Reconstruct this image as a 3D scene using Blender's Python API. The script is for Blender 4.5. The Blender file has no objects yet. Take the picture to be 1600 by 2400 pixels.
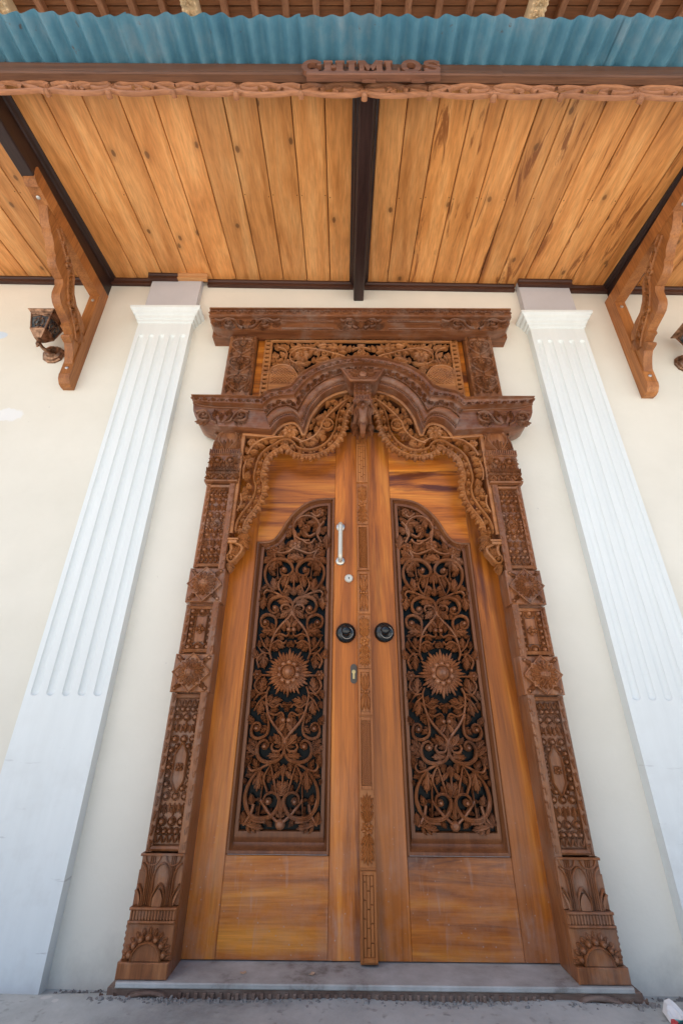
import bpy, math, random
import numpy as np
from mathutils import Matrix, Vector

# ------------------------------------------------------------------ camera, sky, sun, exposure
SC = bpy.context.scene
COL = SC.collection
cam = bpy.data.cameras.new("camera"); camo = bpy.data.objects.new("camera", cam); COL.objects.link(camo)
cam.sensor_width = 36.0; cam.sensor_fit = 'AUTO'; cam.lens = 1027.157 / 2400 * 36
cam.clip_start = 0.02; cam.clip_end = 2000
_r = (0.9999705, 0.00198168, 0.00742049); _u = (-0.00574641, -0.44800044, 0.89401487); _d = (-0.00509603, 0.89403114, 0.44797583)
camo.matrix_world = Matrix(((_r[0], _u[0], -_d[0], -0.1011), (_r[1], _u[1], -_d[1], -2.1), (_r[2], _u[2], -_d[2], 0.9064), (0, 0, 0, 1)))
SC.camera = camo
w = bpy.data.worlds.new("World"); SC.world = w; w.use_nodes = True
wn = w.node_tree.nodes; wl = w.node_tree.links; wn.clear()
wo = wn.new('ShaderNodeOutputWorld'); bg = wn.new('ShaderNodeBackground'); sky = wn.new('ShaderNodeTexSky')
SUN_EL, SUN_AZ = 60.0, -72.0        # azimuth measured from straight out of the wall (-y), negative = left
sky.sky_type = 'NISHITA'; sky.sun_disc = False; sky.sun_elevation = math.radians(SUN_EL)
sdir = Vector((math.sin(math.radians(SUN_AZ)) * math.cos(math.radians(SUN_EL)), -math.cos(math.radians(SUN_AZ)) * math.cos(math.radians(SUN_EL)), math.sin(math.radians(SUN_EL))))
sky.sun_rotation = math.atan2(sdir.x, sdir.y)
sky.dust_density = 3.0; sky.air_density = 1.0
bg.inputs[1].default_value = 0.08
wl.new(sky.outputs[0], bg.inputs[0]); wl.new(bg.outputs[0], wo.inputs[0])
sl = bpy.data.lights.new("sun", 'SUN'); slo = bpy.data.objects.new("sun", sl); COL.objects.link(slo)
sl.energy = 4.5; sl.angle = math.radians(3); sl.color = (1.0, 0.95, 0.88)
slo.rotation_euler = sdir.to_track_quat('Z', 'Y').to_euler(); slo.location = (-6, -8, 12)
SC.view_settings.view_transform = 'Standard'; SC.view_settings.look = 'None'
SC.view_settings.exposure = 1.7; SC.view_settings.gamma = 1.0; SC.view_settings.use_curve_mapping = False

R = random.Random(7)
PI = math.pi

# ------------------------------------------------------------------ materials
def nmat(name):
    m = bpy.data.materials.new(name); m.use_nodes = True
    nt = m.node_tree; b = nt.nodes['Principled BSDF']
    return m, nt.nodes, nt.links, b
def N(nodes, t, **kw):
    n = nodes.new(t)
    for k, v in kw.items():
        if k in n.inputs: n.inputs[k].default_value = v
        else: setattr(n, k, v)
    return n
def ramp(nodes, stops):
    r = nodes.new('ShaderNodeValToRGB'); e = r.color_ramp.elements
    while len(e) < len(stops): e.new(0.5)
    for i, (p, c) in enumerate(stops):
        e[i].position = p; e[i].color = (*c, 1) if len(c) == 3 else c
    return r
def mix(nodes, links, fac, a, b, mode='MIX'):
    m = nodes.new('ShaderNodeMix'); m.data_type = 'RGBA'; m.blend_type = mode
    for i, v in ((0, fac), (6, a), (7, b)):
        if isinstance(v, (int, float)): m.inputs[i].default_value = v
        elif isinstance(v, tuple): m.inputs[i].default_value = (*v, 1)
        else: links.new(v, m.inputs[i])
    return m.outputs[2]
def wood(name, dark, mid, light, axis='z', rough=0.45, across=14.0, along=0.9, streak=0.0, streakcol=(0.05, 0.015, 0.006), knots=0.0, bump=0.15, fine=0.35, coat=0.0, dust=0.0, scuff=False, smul=0.62, sth=(0.56, 0.66), det=9.0, dis=0.9):
    m, n, l, b = nmat(name)
    tc = n.new('ShaderNodeTexCoord'); oi = n.new('ShaderNodeObjectInfo')
    off = N(n, 'ShaderNodeVectorMath', operation='MULTIPLY_ADD')
    cx = n.new('ShaderNodeCombineXYZ')
    for i in range(3): l.new(oi.outputs['Random'], cx.inputs[i])
    off.inputs[1].default_value = (37.0, 53.0, 91.0); l.new(cx.outputs[0], off.inputs[0]); l.new(tc.outputs['Object'], off.inputs[2])
    def mp(a, g):
        k = n.new('ShaderNodeMapping'); s = [a, a, a]; s['xyz'.index(axis)] = g
        k.inputs['Scale'].default_value = s; l.new(off.outputs[0], k.inputs[0]); return k
    m1 = mp(across, along); n1 = N(n, 'ShaderNodeTexNoise', Scale=1.0, Detail=det, Roughness=0.66 if det > 5 else 0.5, Distortion=dis); l.new(m1.outputs[0], n1.inputs['Vector'])
    r1 = ramp(n, [(0.3, dark), (0.5, mid), (0.7, light)]); l.new(n1.outputs['Fac'], r1.inputs[0])
    m2 = mp(across * 11, along * 5); n2 = N(n, 'ShaderNodeTexNoise', Scale=1.0, Detail=3.0, Roughness=0.6); l.new(m2.outputs[0], n2.inputs['Vector'])
    r2 = ramp(n, [(0.3, (1 - fine,) * 3), (0.62, (1.0,) * 3)]); l.new(n2.outputs['Fac'], r2.inputs[0])
    c = mix(n, l, 1.0, r1.outputs[0], r2.outputs[0], 'MULTIPLY')
    if streak > 0:
        m3 = mp(across * smul, along * 0.6); n3 = N(n, 'ShaderNodeTexNoise', Scale=1.0, Detail=6.0, Roughness=0.65, Distortion=1.4); l.new(m3.outputs[0], n3.inputs['Vector'])
        r3 = ramp(n, [(sth[0], (0, 0, 0)), (sth[1], (streak,) * 3)]); l.new(n3.outputs['Fac'], r3.inputs[0])
        c = mix(n, l, r3.outputs[0], c, streakcol)
    if knots > 0:
        m4 = mp(5.8, 3.6); v = N(n, 'ShaderNodeTexVoronoi', voronoi_dimensions='2D', Scale=1.0); l.new(m4.outputs[0], v.inputs['Vector'])
        ns = N(n, 'ShaderNodeTexNoise', Scale=30.0); l.new(off.outputs[0], ns.inputs['Vector'])
        ad = N(n, 'ShaderNodeMath', operation='MULTIPLY_ADD'); l.new(ns.outputs['Fac'], ad.inputs[0]); ad.inputs[1].default_value = 0.06; l.new(v.outputs['Distance'], ad.inputs[2])
        r4 = ramp(n, [(0.060, (0.9,) * 3), (0.085, (0.8,) * 3), (0.10, (0.25,) * 3), (0.22, (0, 0, 0))]); l.new(ad.outputs[0], r4.inputs[0])
        kf = N(n, 'ShaderNodeMath', operation='MULTIPLY'); l.new(r4.outputs[0], kf.inputs[0]); kf.inputs[1].default_value = knots
        sc_ = n.new('ShaderNodeSeparateColor'); l.new(v.outputs['Color'], sc_.inputs[0]); gt = N(n, 'ShaderNodeMath', operation='GREATER_THAN'); l.new(sc_.outputs[0], gt.inputs[0]); gt.inputs[1].default_value = 0.62
        kf2 = N(n, 'ShaderNodeMath', operation='MULTIPLY'); l.new(kf.outputs[0], kf2.inputs[0]); l.new(gt.outputs[0], kf2.inputs[1]); kf = kf2
        c = mix(n, l, kf.outputs[0], c, (0.15, 0.060, 0.020))
    if dust > 0:
        n5 = N(n, 'ShaderNodeTexNoise', Scale=7.0, Detail=6.0, Roughness=0.7); l.new(off.outputs[0], n5.inputs['Vector'])
        r5 = ramp(n, [(0.48, (0, 0, 0)), (0.75, (dust,) * 3)]); l.new(n5.outputs['Fac'], r5.inputs[0])
        c = mix(n, l, r5.outputs[0], c, (0.3, 0.24, 0.2))
    if scuff:     # wiped dust and pale scratches on the lower half metre of the leaf
        sx = n.new('ShaderNodeSeparateXYZ'); l.new(tc.outputs['Object'], sx.inputs[0])
        mz = N(n, 'ShaderNodeMapRange'); l.new(sx.outputs[2], mz.inputs[0]); mz.inputs[1].default_value = 0.62; mz.inputs[2].default_value = 0.0
        rot = n.new('ShaderNodeMapping'); rot.inputs['Rotation'].default_value = (0, 0.9, 0); rot.inputs['Scale'].default_value = (26, 8, 4.5); l.new(tc.outputs['Object'], rot.inputs[0])
        n6 = N(n, 'ShaderNodeTexNoise', Scale=1.0, Detail=4.0, Roughness=0.6, Distortion=0.6); l.new(rot.outputs[0], n6.inputs['Vector'])
        r6 = ramp(n, [(0.60, (0, 0, 0)), (0.70, (0.42,) * 3)]); l.new(n6.outputs['Fac'], r6.inputs[0])
        n7 = N(n, 'ShaderNodeTexNoise', Scale=4.5, Detail=6.0, Roughness=0.7); l.new(tc.outputs['Object'], n7.inputs['Vector'])
        r7 = ramp(n, [(0.42, (0, 0, 0)), (0.72, (0.55,) * 3)]); l.new(n7.outputs['Fac'], r7.inputs[0])
        n8 = N(n, 'ShaderNodeTexVoronoi', Scale=34.0); l.new(tc.outputs['Object'], n8.inputs['Vector'])
        r8 = ramp(n, [(0.07, (0.7,) * 3), (0.10, (0, 0, 0))]); l.new(n8.outputs['Distance'], r8.inputs[0])
        mx = mix(n, l, 1.0, mix(n, l, 1.0, r6.outputs[0], r7.outputs[0], 'ADD'), r8.outputs[0], 'ADD')
        m9 = N(n, 'ShaderNodeMath', operation='MULTIPLY'); l.new(mx, m9.inputs[0]); l.new(mz.outputs[0], m9.inputs[1])
        c = mix(n, l, m9.outputs[0], c, (0.42, 0.30, 0.25))
    hv = N(n, 'ShaderNodeHueSaturation'); mr = N(n, 'ShaderNodeMapRange'); l.new(oi.outputs['Random'], mr.inputs[0]); mr.inputs[3].default_value = 0.86; mr.inputs[4].default_value = 1.14
    l.new(mr.outputs[0], hv.inputs['Value']); l.new(c, hv.inputs['Color'])
    l.new(hv.outputs[0], b.inputs['Base Color'])
    b.inputs['Roughness'].default_value = rough; b.inputs['Specular IOR Level'].default_value = 0.4
    if coat: b.inputs['Coat Weight'].default_value = coat; b.inputs['Coat Roughness'].default_value = 0.25
    bp = N(n, 'ShaderNodeBump', Strength=bump, Distance=0.004); l.new(n2.outputs['Fac'], bp.inputs['Height']); l.new(bp.outputs[0], b.inputs['Normal'])
    return m
def plain(name, col, rough=0.5, metal=0.0, var=0.0, scale=8.0, bump=0.0, bscale=60.0, var2=None, spec=0.5):
    m, n, l, b = nmat(name)
    tc = n.new('ShaderNodeTexCoord')
    b.inputs['Roughness'].default_value = rough; b.inputs['Metallic'].default_value = metal; b.inputs['Specular IOR Level'].default_value = spec
    if var:
        a = N(n, 'ShaderNodeTexNoise', Scale=scale, Detail=7.0, Roughness=0.65); l.new(tc.outputs['Object'], a.inputs['Vector'])
        lo = var2 or tuple(x * (1 - var) for x in col)
        r = ramp(n, [(0.35, lo), (0.65, col)]); l.new(a.outputs['Fac'], r.inputs[0]); l.new(r.outputs[0], b.inputs['Base Color'])
    else: b.inputs['Base Color'].default_value = (*col, 1)
    if bump:
        a2 = N(n, 'ShaderNodeTexNoise', Scale=bscale, Detail=4.0); l.new(tc.outputs['Object'], a2.inputs['Vector'])
        bp = N(n, 'ShaderNodeBump', Strength=bump, Distance=0.003); l.new(a2.outputs['Fac'], bp.inputs['Height']); l.new(bp.outputs[0], b.inputs['Normal'])
    return m
def blotch(n, l, tc, c, col, pos, rad, squash=(1, 1, 1), fac=1.0, sc=9.0, dist=0.5):
    mp = n.new('ShaderNodeMapping'); mp.vector_type = 'POINT'
    sub = N(n, 'ShaderNodeVectorMath', operation='SUBTRACT'); l.new(tc.outputs['Object'], sub.inputs[0]); sub.inputs[1].default_value = pos
    ml = N(n, 'ShaderNodeVectorMath', operation='MULTIPLY'); l.new(sub.outputs[0], ml.inputs[0]); ml.inputs[1].default_value = squash
    ln = N(n, 'ShaderNodeVectorMath', operation='LENGTH'); l.new(ml.outputs[0], ln.inputs[0])
    ns = N(n, 'ShaderNodeTexNoise', Scale=sc, Detail=4.0); l.new(tc.outputs['Object'], ns.inputs['Vector'])
    ad = N(n, 'ShaderNodeMath', operation='MULTIPLY_ADD'); l.new(ns.outputs['Fac'], ad.inputs[0]); ad.inputs[1].default_value = rad * dist; l.new(ln.outputs['Value'], ad.inputs[2])
    t = rad * (1 + dist * 0.5)
    mr = N(n, 'ShaderNodeMapRange'); l.new(ad.outputs[0], mr.inputs[0]); mr.inputs[1].default_value = t; mr.inputs[2].default_value = t * 0.9; mr.inputs[3].default_value = 0; mr.inputs[4].default_value = fac
    return mix(n, l, mr.outputs[0], c, col)

M = {}
M['leaf_v'] = wood('teak_door_vertical', (0.17, 0.041, 0.006), (0.50, 0.148, 0.018), (0.74, 0.285, 0.042), 'z', 0.30, 9, 0.6, 0.75, (0.10, 0.022, 0.008), 0, 0.08, 0.25, 0.0, 0.0, True)
M['leaf_h'] = wood('teak_door_horizontal', (0.15, 0.035, 0.006), (0.49, 0.143, 0.018), (0.74, 0.285, 0.042), 'x', 0.30, 11, 0.9, 0.9, (0.070, 0.015, 0.008), 0, 0.08, 0.25, 0.0, 0.0, True)
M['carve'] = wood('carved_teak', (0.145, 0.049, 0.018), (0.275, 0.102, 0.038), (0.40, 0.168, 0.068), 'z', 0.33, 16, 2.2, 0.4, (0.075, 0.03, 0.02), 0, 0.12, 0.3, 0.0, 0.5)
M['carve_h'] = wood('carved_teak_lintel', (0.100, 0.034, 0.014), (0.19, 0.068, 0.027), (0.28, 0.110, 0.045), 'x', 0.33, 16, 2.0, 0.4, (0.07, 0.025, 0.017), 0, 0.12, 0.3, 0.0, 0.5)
M['fret'] = wood('pierced_teak', (0.25, 0.09, 0.030), (0.41, 0.16, 0.050), (0.52, 0.225, 0.075), 'x', 0.42, 14, 3.0, 0.2, (0.16, 0.06, 0.025), 0, 0.1, 0.25, 0.0, 0.3)
M['fret_door'] = wood('pierced_door_panel', (0.145, 0.048, 0.019), (0.28, 0.100, 0.038), (0.40, 0.158, 0.064), 'z', 0.36, 14, 3.0, 0.2, (0.11, 0.042, 0.02), 0, 0.1, 0.25, 0.0, 0.35)
M['mould'] = wood('dark_teak_moulding', (0.13, 0.043, 0.017), (0.22, 0.078, 0.028), (0.31, 0.12, 0.042), 'z', 0.4, 16, 1.0, 0.2, (0.09, 0.03, 0.013), 0, 0.08, 0.25)
M['strip'] = wood('astragal_teak', (0.22, 0.070, 0.018), (0.35, 0.120, 0.030), (0.45, 0.17, 0.046), 'z', 0.45, 14, 1.2, 0.2, (0.2, 0.07, 0.025), 0, 0.1, 0.22)
M['pine'] = wood('pine_ceiling', (0.55, 0.212, 0.055), (0.73, 0.320, 0.100), (0.82, 0.41, 0.15), 'y', 0.42, 9, 0.5, 0.25, (0.36, 0.14, 0.04), 0.95, 0.06, 0.26, 0.0, det=3.0, dis=1.6)
M['pine_streak'] = wood('pine_ceiling_streaked', (0.49, 0.18, 0.044), (0.69, 0.295, 0.086), (0.80, 0.39, 0.135), 'y', 0.42, 9, 0.5, 0.9, (0.24, 0.075, 0.018), 0.9, 0.06, 0.25, 0.0, 0.0, False, 1.15, (0.565, 0.62), 3.0, 1.6)
M['rafter'] = wood('dark_stained_beam', (0.016, 0.008, 0.007), (0.030, 0.014, 0.012), (0.044, 0.021, 0.018), 'y', 0.4, 16, 1.0, 0.0, bump=0.1)
M['ledger'] = wood('dark_ledger', (0.040, 0.015, 0.010), (0.070, 0.026, 0.016), (0.10, 0.040, 0.024), 'x', 0.4, 16, 1.0, 0.0, bump=0.1)
M['offcut'] = wood('raw_offcut', (0.42, 0.19, 0.07), (0.56, 0.28, 0.11), (0.62, 0.34, 0.15), 'x', 0.6, 16, 1.0)
M['fascia'] = wood('weathered_fascia', (0.095, 0.038, 0.018), (0.15, 0.062, 0.029), (0.20, 0.088, 0.043), 'x', 0.5, 22, 1.0, 0.3, (0.07, 0.035, 0.025), 0, 0.15)
M['valance'] = wood('carved_valance', (0.30, 0.12, 0.050), (0.42, 0.175, 0.078), (0.50, 0.225, 0.105), 'x', 0.5, 12, 2.0, 0.2, (0.2, 0.08, 0.04), 0, 0.1)
M['bracket'] = wood('teak_bracket', (0.22, 0.078, 0.023), (0.36, 0.135, 0.038), (0.46, 0.19, 0.06), 'z', 0.4, 12, 1.2, 0.35, (0.14, 0.045, 0.02), 0, 0.1)
M['sign'] = wood('sign_wood', (0.14, 0.055, 0.028), (0.21, 0.085, 0.045), (0.26, 0.11, 0.06), 'x', 0.5, 18, 2.0, 0.0)
M['eave_board'] = wood('eave_board', (0.17, 0.06, 0.021), (0.25, 0.094, 0.035), (0.32, 0.13, 0.052), 'x', 0.5, 20, 1.3, 0.3, (0.09, 0.034, 0.015), 0, 0.1)
M['eave_rafter'] = wood('eave_rafter', (0.24, 0.10, 0.048), (0.32, 0.14, 0.07), (0.40, 0.185, 0.10), 'y', 0.5, 16, 1.0, 0.3, (0.1, 0.04, 0.02))
M['pale_beam'] = wood('pale_carved_beam', (0.70, 0.50, 0.29), (0.80, 0.60, 0.37), (0.86, 0.68, 0.45), 'y', 0.6, 16, 2.0, 0.2, (0.4, 0.24, 0.12))
M['greywash'] = plain('thin_white_undercoat', (0.53, 0.53, 0.555), 0.75, var=0.07, scale=5, bump=0.05)
M['glass'] = plain('dark_tinted_glass', (0.003, 0.007, 0.009), 0.3, spec=0.10)
M['black_metal'] = plain('black_knob_metal', (0.010, 0.014, 0.017), 0.22, 0.2, spec=0.6)
M['steel'] = plain('ring_steel', (0.25, 0.25, 0.25), 0.3, 1.0)
M['champagne'] = plain('satin_champagne_metal', (0.66, 0.62, 0.52), 0.34, 0.35)
M['nickel'] = plain('satin_nickel', (0.62, 0.60, 0.55), 0.3, 0.9)
M['bronze'] = plain('dull_bronze', (0.10, 0.085, 0.07), 0.4, 0.7)
M['brass'] = plain('brass_core', (0.55, 0.42, 0.2), 0.35, 0.9)
M['lantern'] = plain('antique_copper', (0.46, 0.27, 0.17), 0.33, 0.8, var=0.65, scale=26, var2=(0.09, 0.045, 0.025))
M['lantern_glass'] = plain('lantern_glass', (0.006, 0.014, 0.030), 0.06, 0.0, var=0.9, scale=16, var2=(0.16, 0.18, 0.18))
M['bolt'] = plain('galvanised_bolt', (0.55, 0.54, 0.52), 0.35, 0.9)
M['dust'] = plain('grey_dust', (0.36, 0.35, 0.345), 0.95, var=0.3, scale=30)
M['crumb'] = plain('mortar_crumb', (0.27, 0.265, 0.26), 0.95, var=0.45, scale=60)
M['chip'] = plain('dry_wood_chip', (0.52, 0.36, 0.25), 0.8, var=0.2, scale=40)
M['foil'] = plain('white_wrapper', (0.75, 0.76, 0.76), 0.35)
M['red'] = plain('red_print', (0.55, 0.02, 0.03), 0.4)
M['teal'] = plain('teal_print', (0.02, 0.42, 0.46), 0.4)
M['shade_nail_black'] = plain('shade_and_nail_black', (0.004, 0.004, 0.005), 0.9, spec=0.0)  # near-black colour stands in for unlit depth; nail heads share it

def wall_mat():
    m, n, l, b = nmat('cream_plaster'); tc = n.new('ShaderNodeTexCoord')
    a = N(n, 'ShaderNodeTexNoise', Scale=1.6, Detail=6.0, Roughness=0.6); l.new(tc.outputs['Object'], a.inputs['Vector'])
    r = ramp(n, [(0.35, (0.715, 0.69, 0.60)), (0.65, (0.78, 0.755, 0.665))]); l.new(a.outputs['Fac'], r.inputs[0])
    c = blotch(n, l, tc, r.outputs[0], (0.80, 0.83, 0.86), (-2.13, 0, 2.60), 0.075, (0.75, 1, 1.4), 0.6, 13, 1.3)
    c = blotch(n, l, tc, c, (0.60, 0.70, 0.80), (-2.44, 0, 3.275), 0.06, (0.8, 1, 1.6))
    c = blotch(n, l, tc, c, (0.70, 0.71, 0.70), (-2.25, 0, 1.9), 0.05, (0.5, 1, 1.6), 0.6)
    # specks and scuffs
    s = N(n, 'ShaderNodeTexNoise', Scale=26.0, Detail=3.0); l.new(tc.outputs['Object'], s.inputs['Vector'])
    rs = ramp(n, [(0.735, (0, 0, 0)), (0.78, (0.5, 0.5, 0.5))]); l.new(s.outputs['Fac'], rs.inputs[0])
    c = mix(n, l, rs.outputs[0], c, (0.42, 0.40, 0.36))
    # splash dirt low down
    sx = n.new('ShaderNodeSeparateXYZ'); l.new(tc.outputs['Object'], sx.inputs[0])
    mr = N(n, 'ShaderNodeMapRange'); l.new(sx.outputs[2], mr.inputs[0]); mr.inputs[1].default_value = 0.42; mr.inputs[2].default_value = 0.1
    d = N(n, 'ShaderNodeTexNoise', Scale=6.0, Detail=7.0, Roughness=0.7); l.new(tc.outputs['Object'], d.inputs['Vector'])
    mm = N(n, 'ShaderNodeMath', operation='MULTIPLY'); l.new(mr.outputs[0], mm.inputs[0]); l.new(d.outputs['Fac'], mm.inputs[1])
    rd = ramp(n, [(0.3, (0, 0, 0)), (0.62, (0.55,) * 3)]); l.new(mm.outputs[0], rd.inputs[0])
    c = mix(n, l, rd.outputs[0], c, (0.40, 0.38, 0.34))
    l.new(c, b.inputs['Base Color']); b.inputs['Roughness'].default_value = 0.8; b.inputs['Specular IOR Level'].default_value = 0.25
    a2 = N(n, 'ShaderNodeTexNoise', Scale=7.0, Detail=8.0, Roughness=0.6); l.new(tc.outputs['Object'], a2.inputs['Vector'])
    bp = N(n, 'ShaderNodeBump', Strength=0.22, Distance=0.012); l.new(a2.outputs['Fac'], bp.inputs['Height']); l.new(bp.outputs[0], b.inputs['Normal'])
    return m
M['wall'] = wall_mat()
def white_mat():
    m, n, l, b = nmat('white_paint'); tc = n.new('ShaderNodeTexCoord')
    mp = n.new('ShaderNodeMapping'); mp.inputs['Scale'].default_value = (14, 14, 1.4); l.new(tc.outputs['Object'], mp.inputs[0])
    a = N(n, 'ShaderNodeTexNoise', Scale=1.0, Detail=7.0, Roughness=0.65); l.new(mp.outputs[0], a.inputs['Vector'])
    r = ramp(n, [(0.3, (0.71, 0.755, 0.75)), (0.65, (0.765, 0.81, 0.805))]); l.new(a.outputs['Fac'], r.inputs[0]); c = r.outputs[0]
    sx = n.new('ShaderNodeSeparateXYZ'); l.new(tc.outputs['Object'], sx.inputs[0])
    mr = N(n, 'ShaderNodeMapRange'); l.new(sx.outputs[2], mr.inputs[0]); mr.inputs[1].default_value = 1.1; mr.inputs[2].default_value = 0.0
    for rotv, scl, lo, hi, col, f in (((0, 0.5, 0), (5, 5, 34), .655, .70, (0.40, 0.41, 0.41), 0.75), ((0, 0.0, 0), (9, 9, 9), .50, .80, (0.55, 0.56, 0.54), 0.55), ((0, -0.3, 0), (60, 60, 60), .70, .74, (0.35, 0.34, 0.32), 0.7)):
        k = n.new('ShaderNodeMapping'); k.inputs['Rotation'].default_value = rotv; k.inputs['Scale'].default_value = scl; l.new(tc.outputs['Object'], k.inputs[0])
        q = N(n, 'ShaderNodeTexNoise', Scale=1.0, Detail=4.0, Roughness=0.6); l.new(k.outputs[0], q.inputs['Vector'])
        rr = ramp(n, [(lo, (0, 0, 0)), (hi, (f,) * 3)]); l.new(q.outputs['Fac'], rr.inputs[0])
        mm = N(n, 'ShaderNodeMath', operation='MULTIPLY'); l.new(rr.outputs[0], mm.inputs[0]); l.new(mr.outputs[0], mm.inputs[1])
        c = mix(n, l, mm.outputs[0], c, col)
    l.new(c, b.inputs['Base Color']); b.inputs['Roughness'].default_value = 0.6
    a2 = N(n, 'ShaderNodeTexNoise', Scale=22.0, Detail=5.0); l.new(tc.outputs['Object'], a2.inputs['Vector'])
    bp = N(n, 'ShaderNodeBump', Strength=0.12, Distance=0.004); l.new(a2.outputs['Fac'], bp.inputs['Height']); l.new(bp.outputs[0], b.inputs['Normal'])
    return m
M['white'] = white_mat()
def sheet_mat():
    m, n, l, b = nmat('blue_painted_iron'); tc = n.new('ShaderNodeTexCoord')
    a = N(n, 'ShaderNodeTexNoise', Scale=5.0, Detail=8.0, Roughness=0.7); l.new(tc.outputs['Object'], a.inputs['Vector'])
    r = ramp(n, [(0.3, (0.065, 0.195, 0.29)), (0.52, (0.105, 0.27, 0.37)), (0.75, (0.23, 0.34, 0.41))]); l.new(a.outputs['Fac'], r.inputs[0])
    s = N(n, 'ShaderNodeTexNoise', Scale=17.0, Detail=5.0, Roughness=0.6); l.new(tc.outputs['Object'], s.inputs['Vector'])
    rs = ramp(n, [(0.66, (0, 0, 0)), (0.72, (0.85,) * 3)]); l.new(s.outputs['Fac'], rs.inputs[0])
    c = mix(n, l, rs.outputs[0], r.outputs[0], (0.13, 0.065, 0.035))
    l.new(c, b.inputs['Base Color']); b.inputs['Roughness'].default_value = 0.38; b.inputs['Metallic'].default_value = 0.15
    return m
M['sheet'] = sheet_mat()
def ground_mat():
    m, n, l, b = nmat('grey_concrete'); tc = n.new('ShaderNodeTexCoord')
    a = N(n, 'ShaderNodeTexNoise', Scale=2.2, Detail=9.0, Roughness=0.7); l.new(tc.outputs['Object'], a.inputs['Vector'])
    r = ramp(n, [(0.34, (0.21, 0.225, 0.225)), (0.5, (0.37, 0.40, 0.40)), (0.66, (0.48, 0.515, 0.51))]); l.new(a.outputs['Fac'], r.inputs[0])
    s = N(n, 'ShaderNodeTexNoise', Scale=30.0, Detail=4.0); l.new(tc.outputs['Object'], s.inputs['Vector'])
    rs = ramp(n, [(0.6, (0, 0, 0)), (0.72, (0.5,) * 3)]); l.new(s.outputs['Fac'], rs.inputs[0])
    c = mix(n, l, rs.outputs[0], r.outputs[0], (0.12, 0.115, 0.11))
    c = blotch(n, l, tc, c, (0.55, 0.56, 0.55), (-1.035, -0.165, 0.1), 0.016, (0.9, 1.0, 0), 0.9, 60)
    c = blotch(n, l, tc, c, (0.55, 0.56, 0.55), (-0.995, -0.188, 0.1), 0.010, (1, 1, 0), 0.9, 60)
    l.new(c, b.inputs['Base Color']); b.inputs['Roughness'].default_value = 0.85
    bp = N(n, 'ShaderNodeBump', Strength=0.35, Distance=0.006); l.new(s.outputs['Fac'], bp.inputs['Height']); l.new(bp.outputs[0], b.inputs['Normal'])
    return m
M['ground'] = ground_mat()
M['bounce_ground'] = plain('pale_bounce_concrete', (0.44, 0.42, 0.39), 0.9, var=0.15, scale=1.5)  # kept pale to bounce light up under the awning
M['dusty_wood'] = wood('dusty_rail', (0.10, 0.055, 0.04), (0.17, 0.11, 0.085), (0.25, 0.19, 0.16), 'x', 0.8, 20, 3.0, 0.3, (0.08, 0.04, 0.03), 0, 0.2, 0.3, 0.0, 0.8)
def sill_mat():
    m, n, l, b = nmat('dusty_sill'); tc = n.new('ShaderNodeTexCoord')
    a = N(n, 'ShaderNodeTexNoise', Scale=6.0, Detail=8.0, Roughness=0.65); l.new(tc.outputs['Object'], a.inputs['Vector'])
    r = ramp(n, [(0.34, (0.13, 0.115, 0.10)), (0.47, (0.33, 0.335, 0.325)), (0.68, (0.46, 0.48, 0.475))]); l.new(a.outputs['Fac'], r.inputs[0])
    l.new(r.outputs[0], b.inputs['Base Color']); b.inputs['Roughness'].default_value = 0.8
    return m
M['sill'] = sill_mat()

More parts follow.
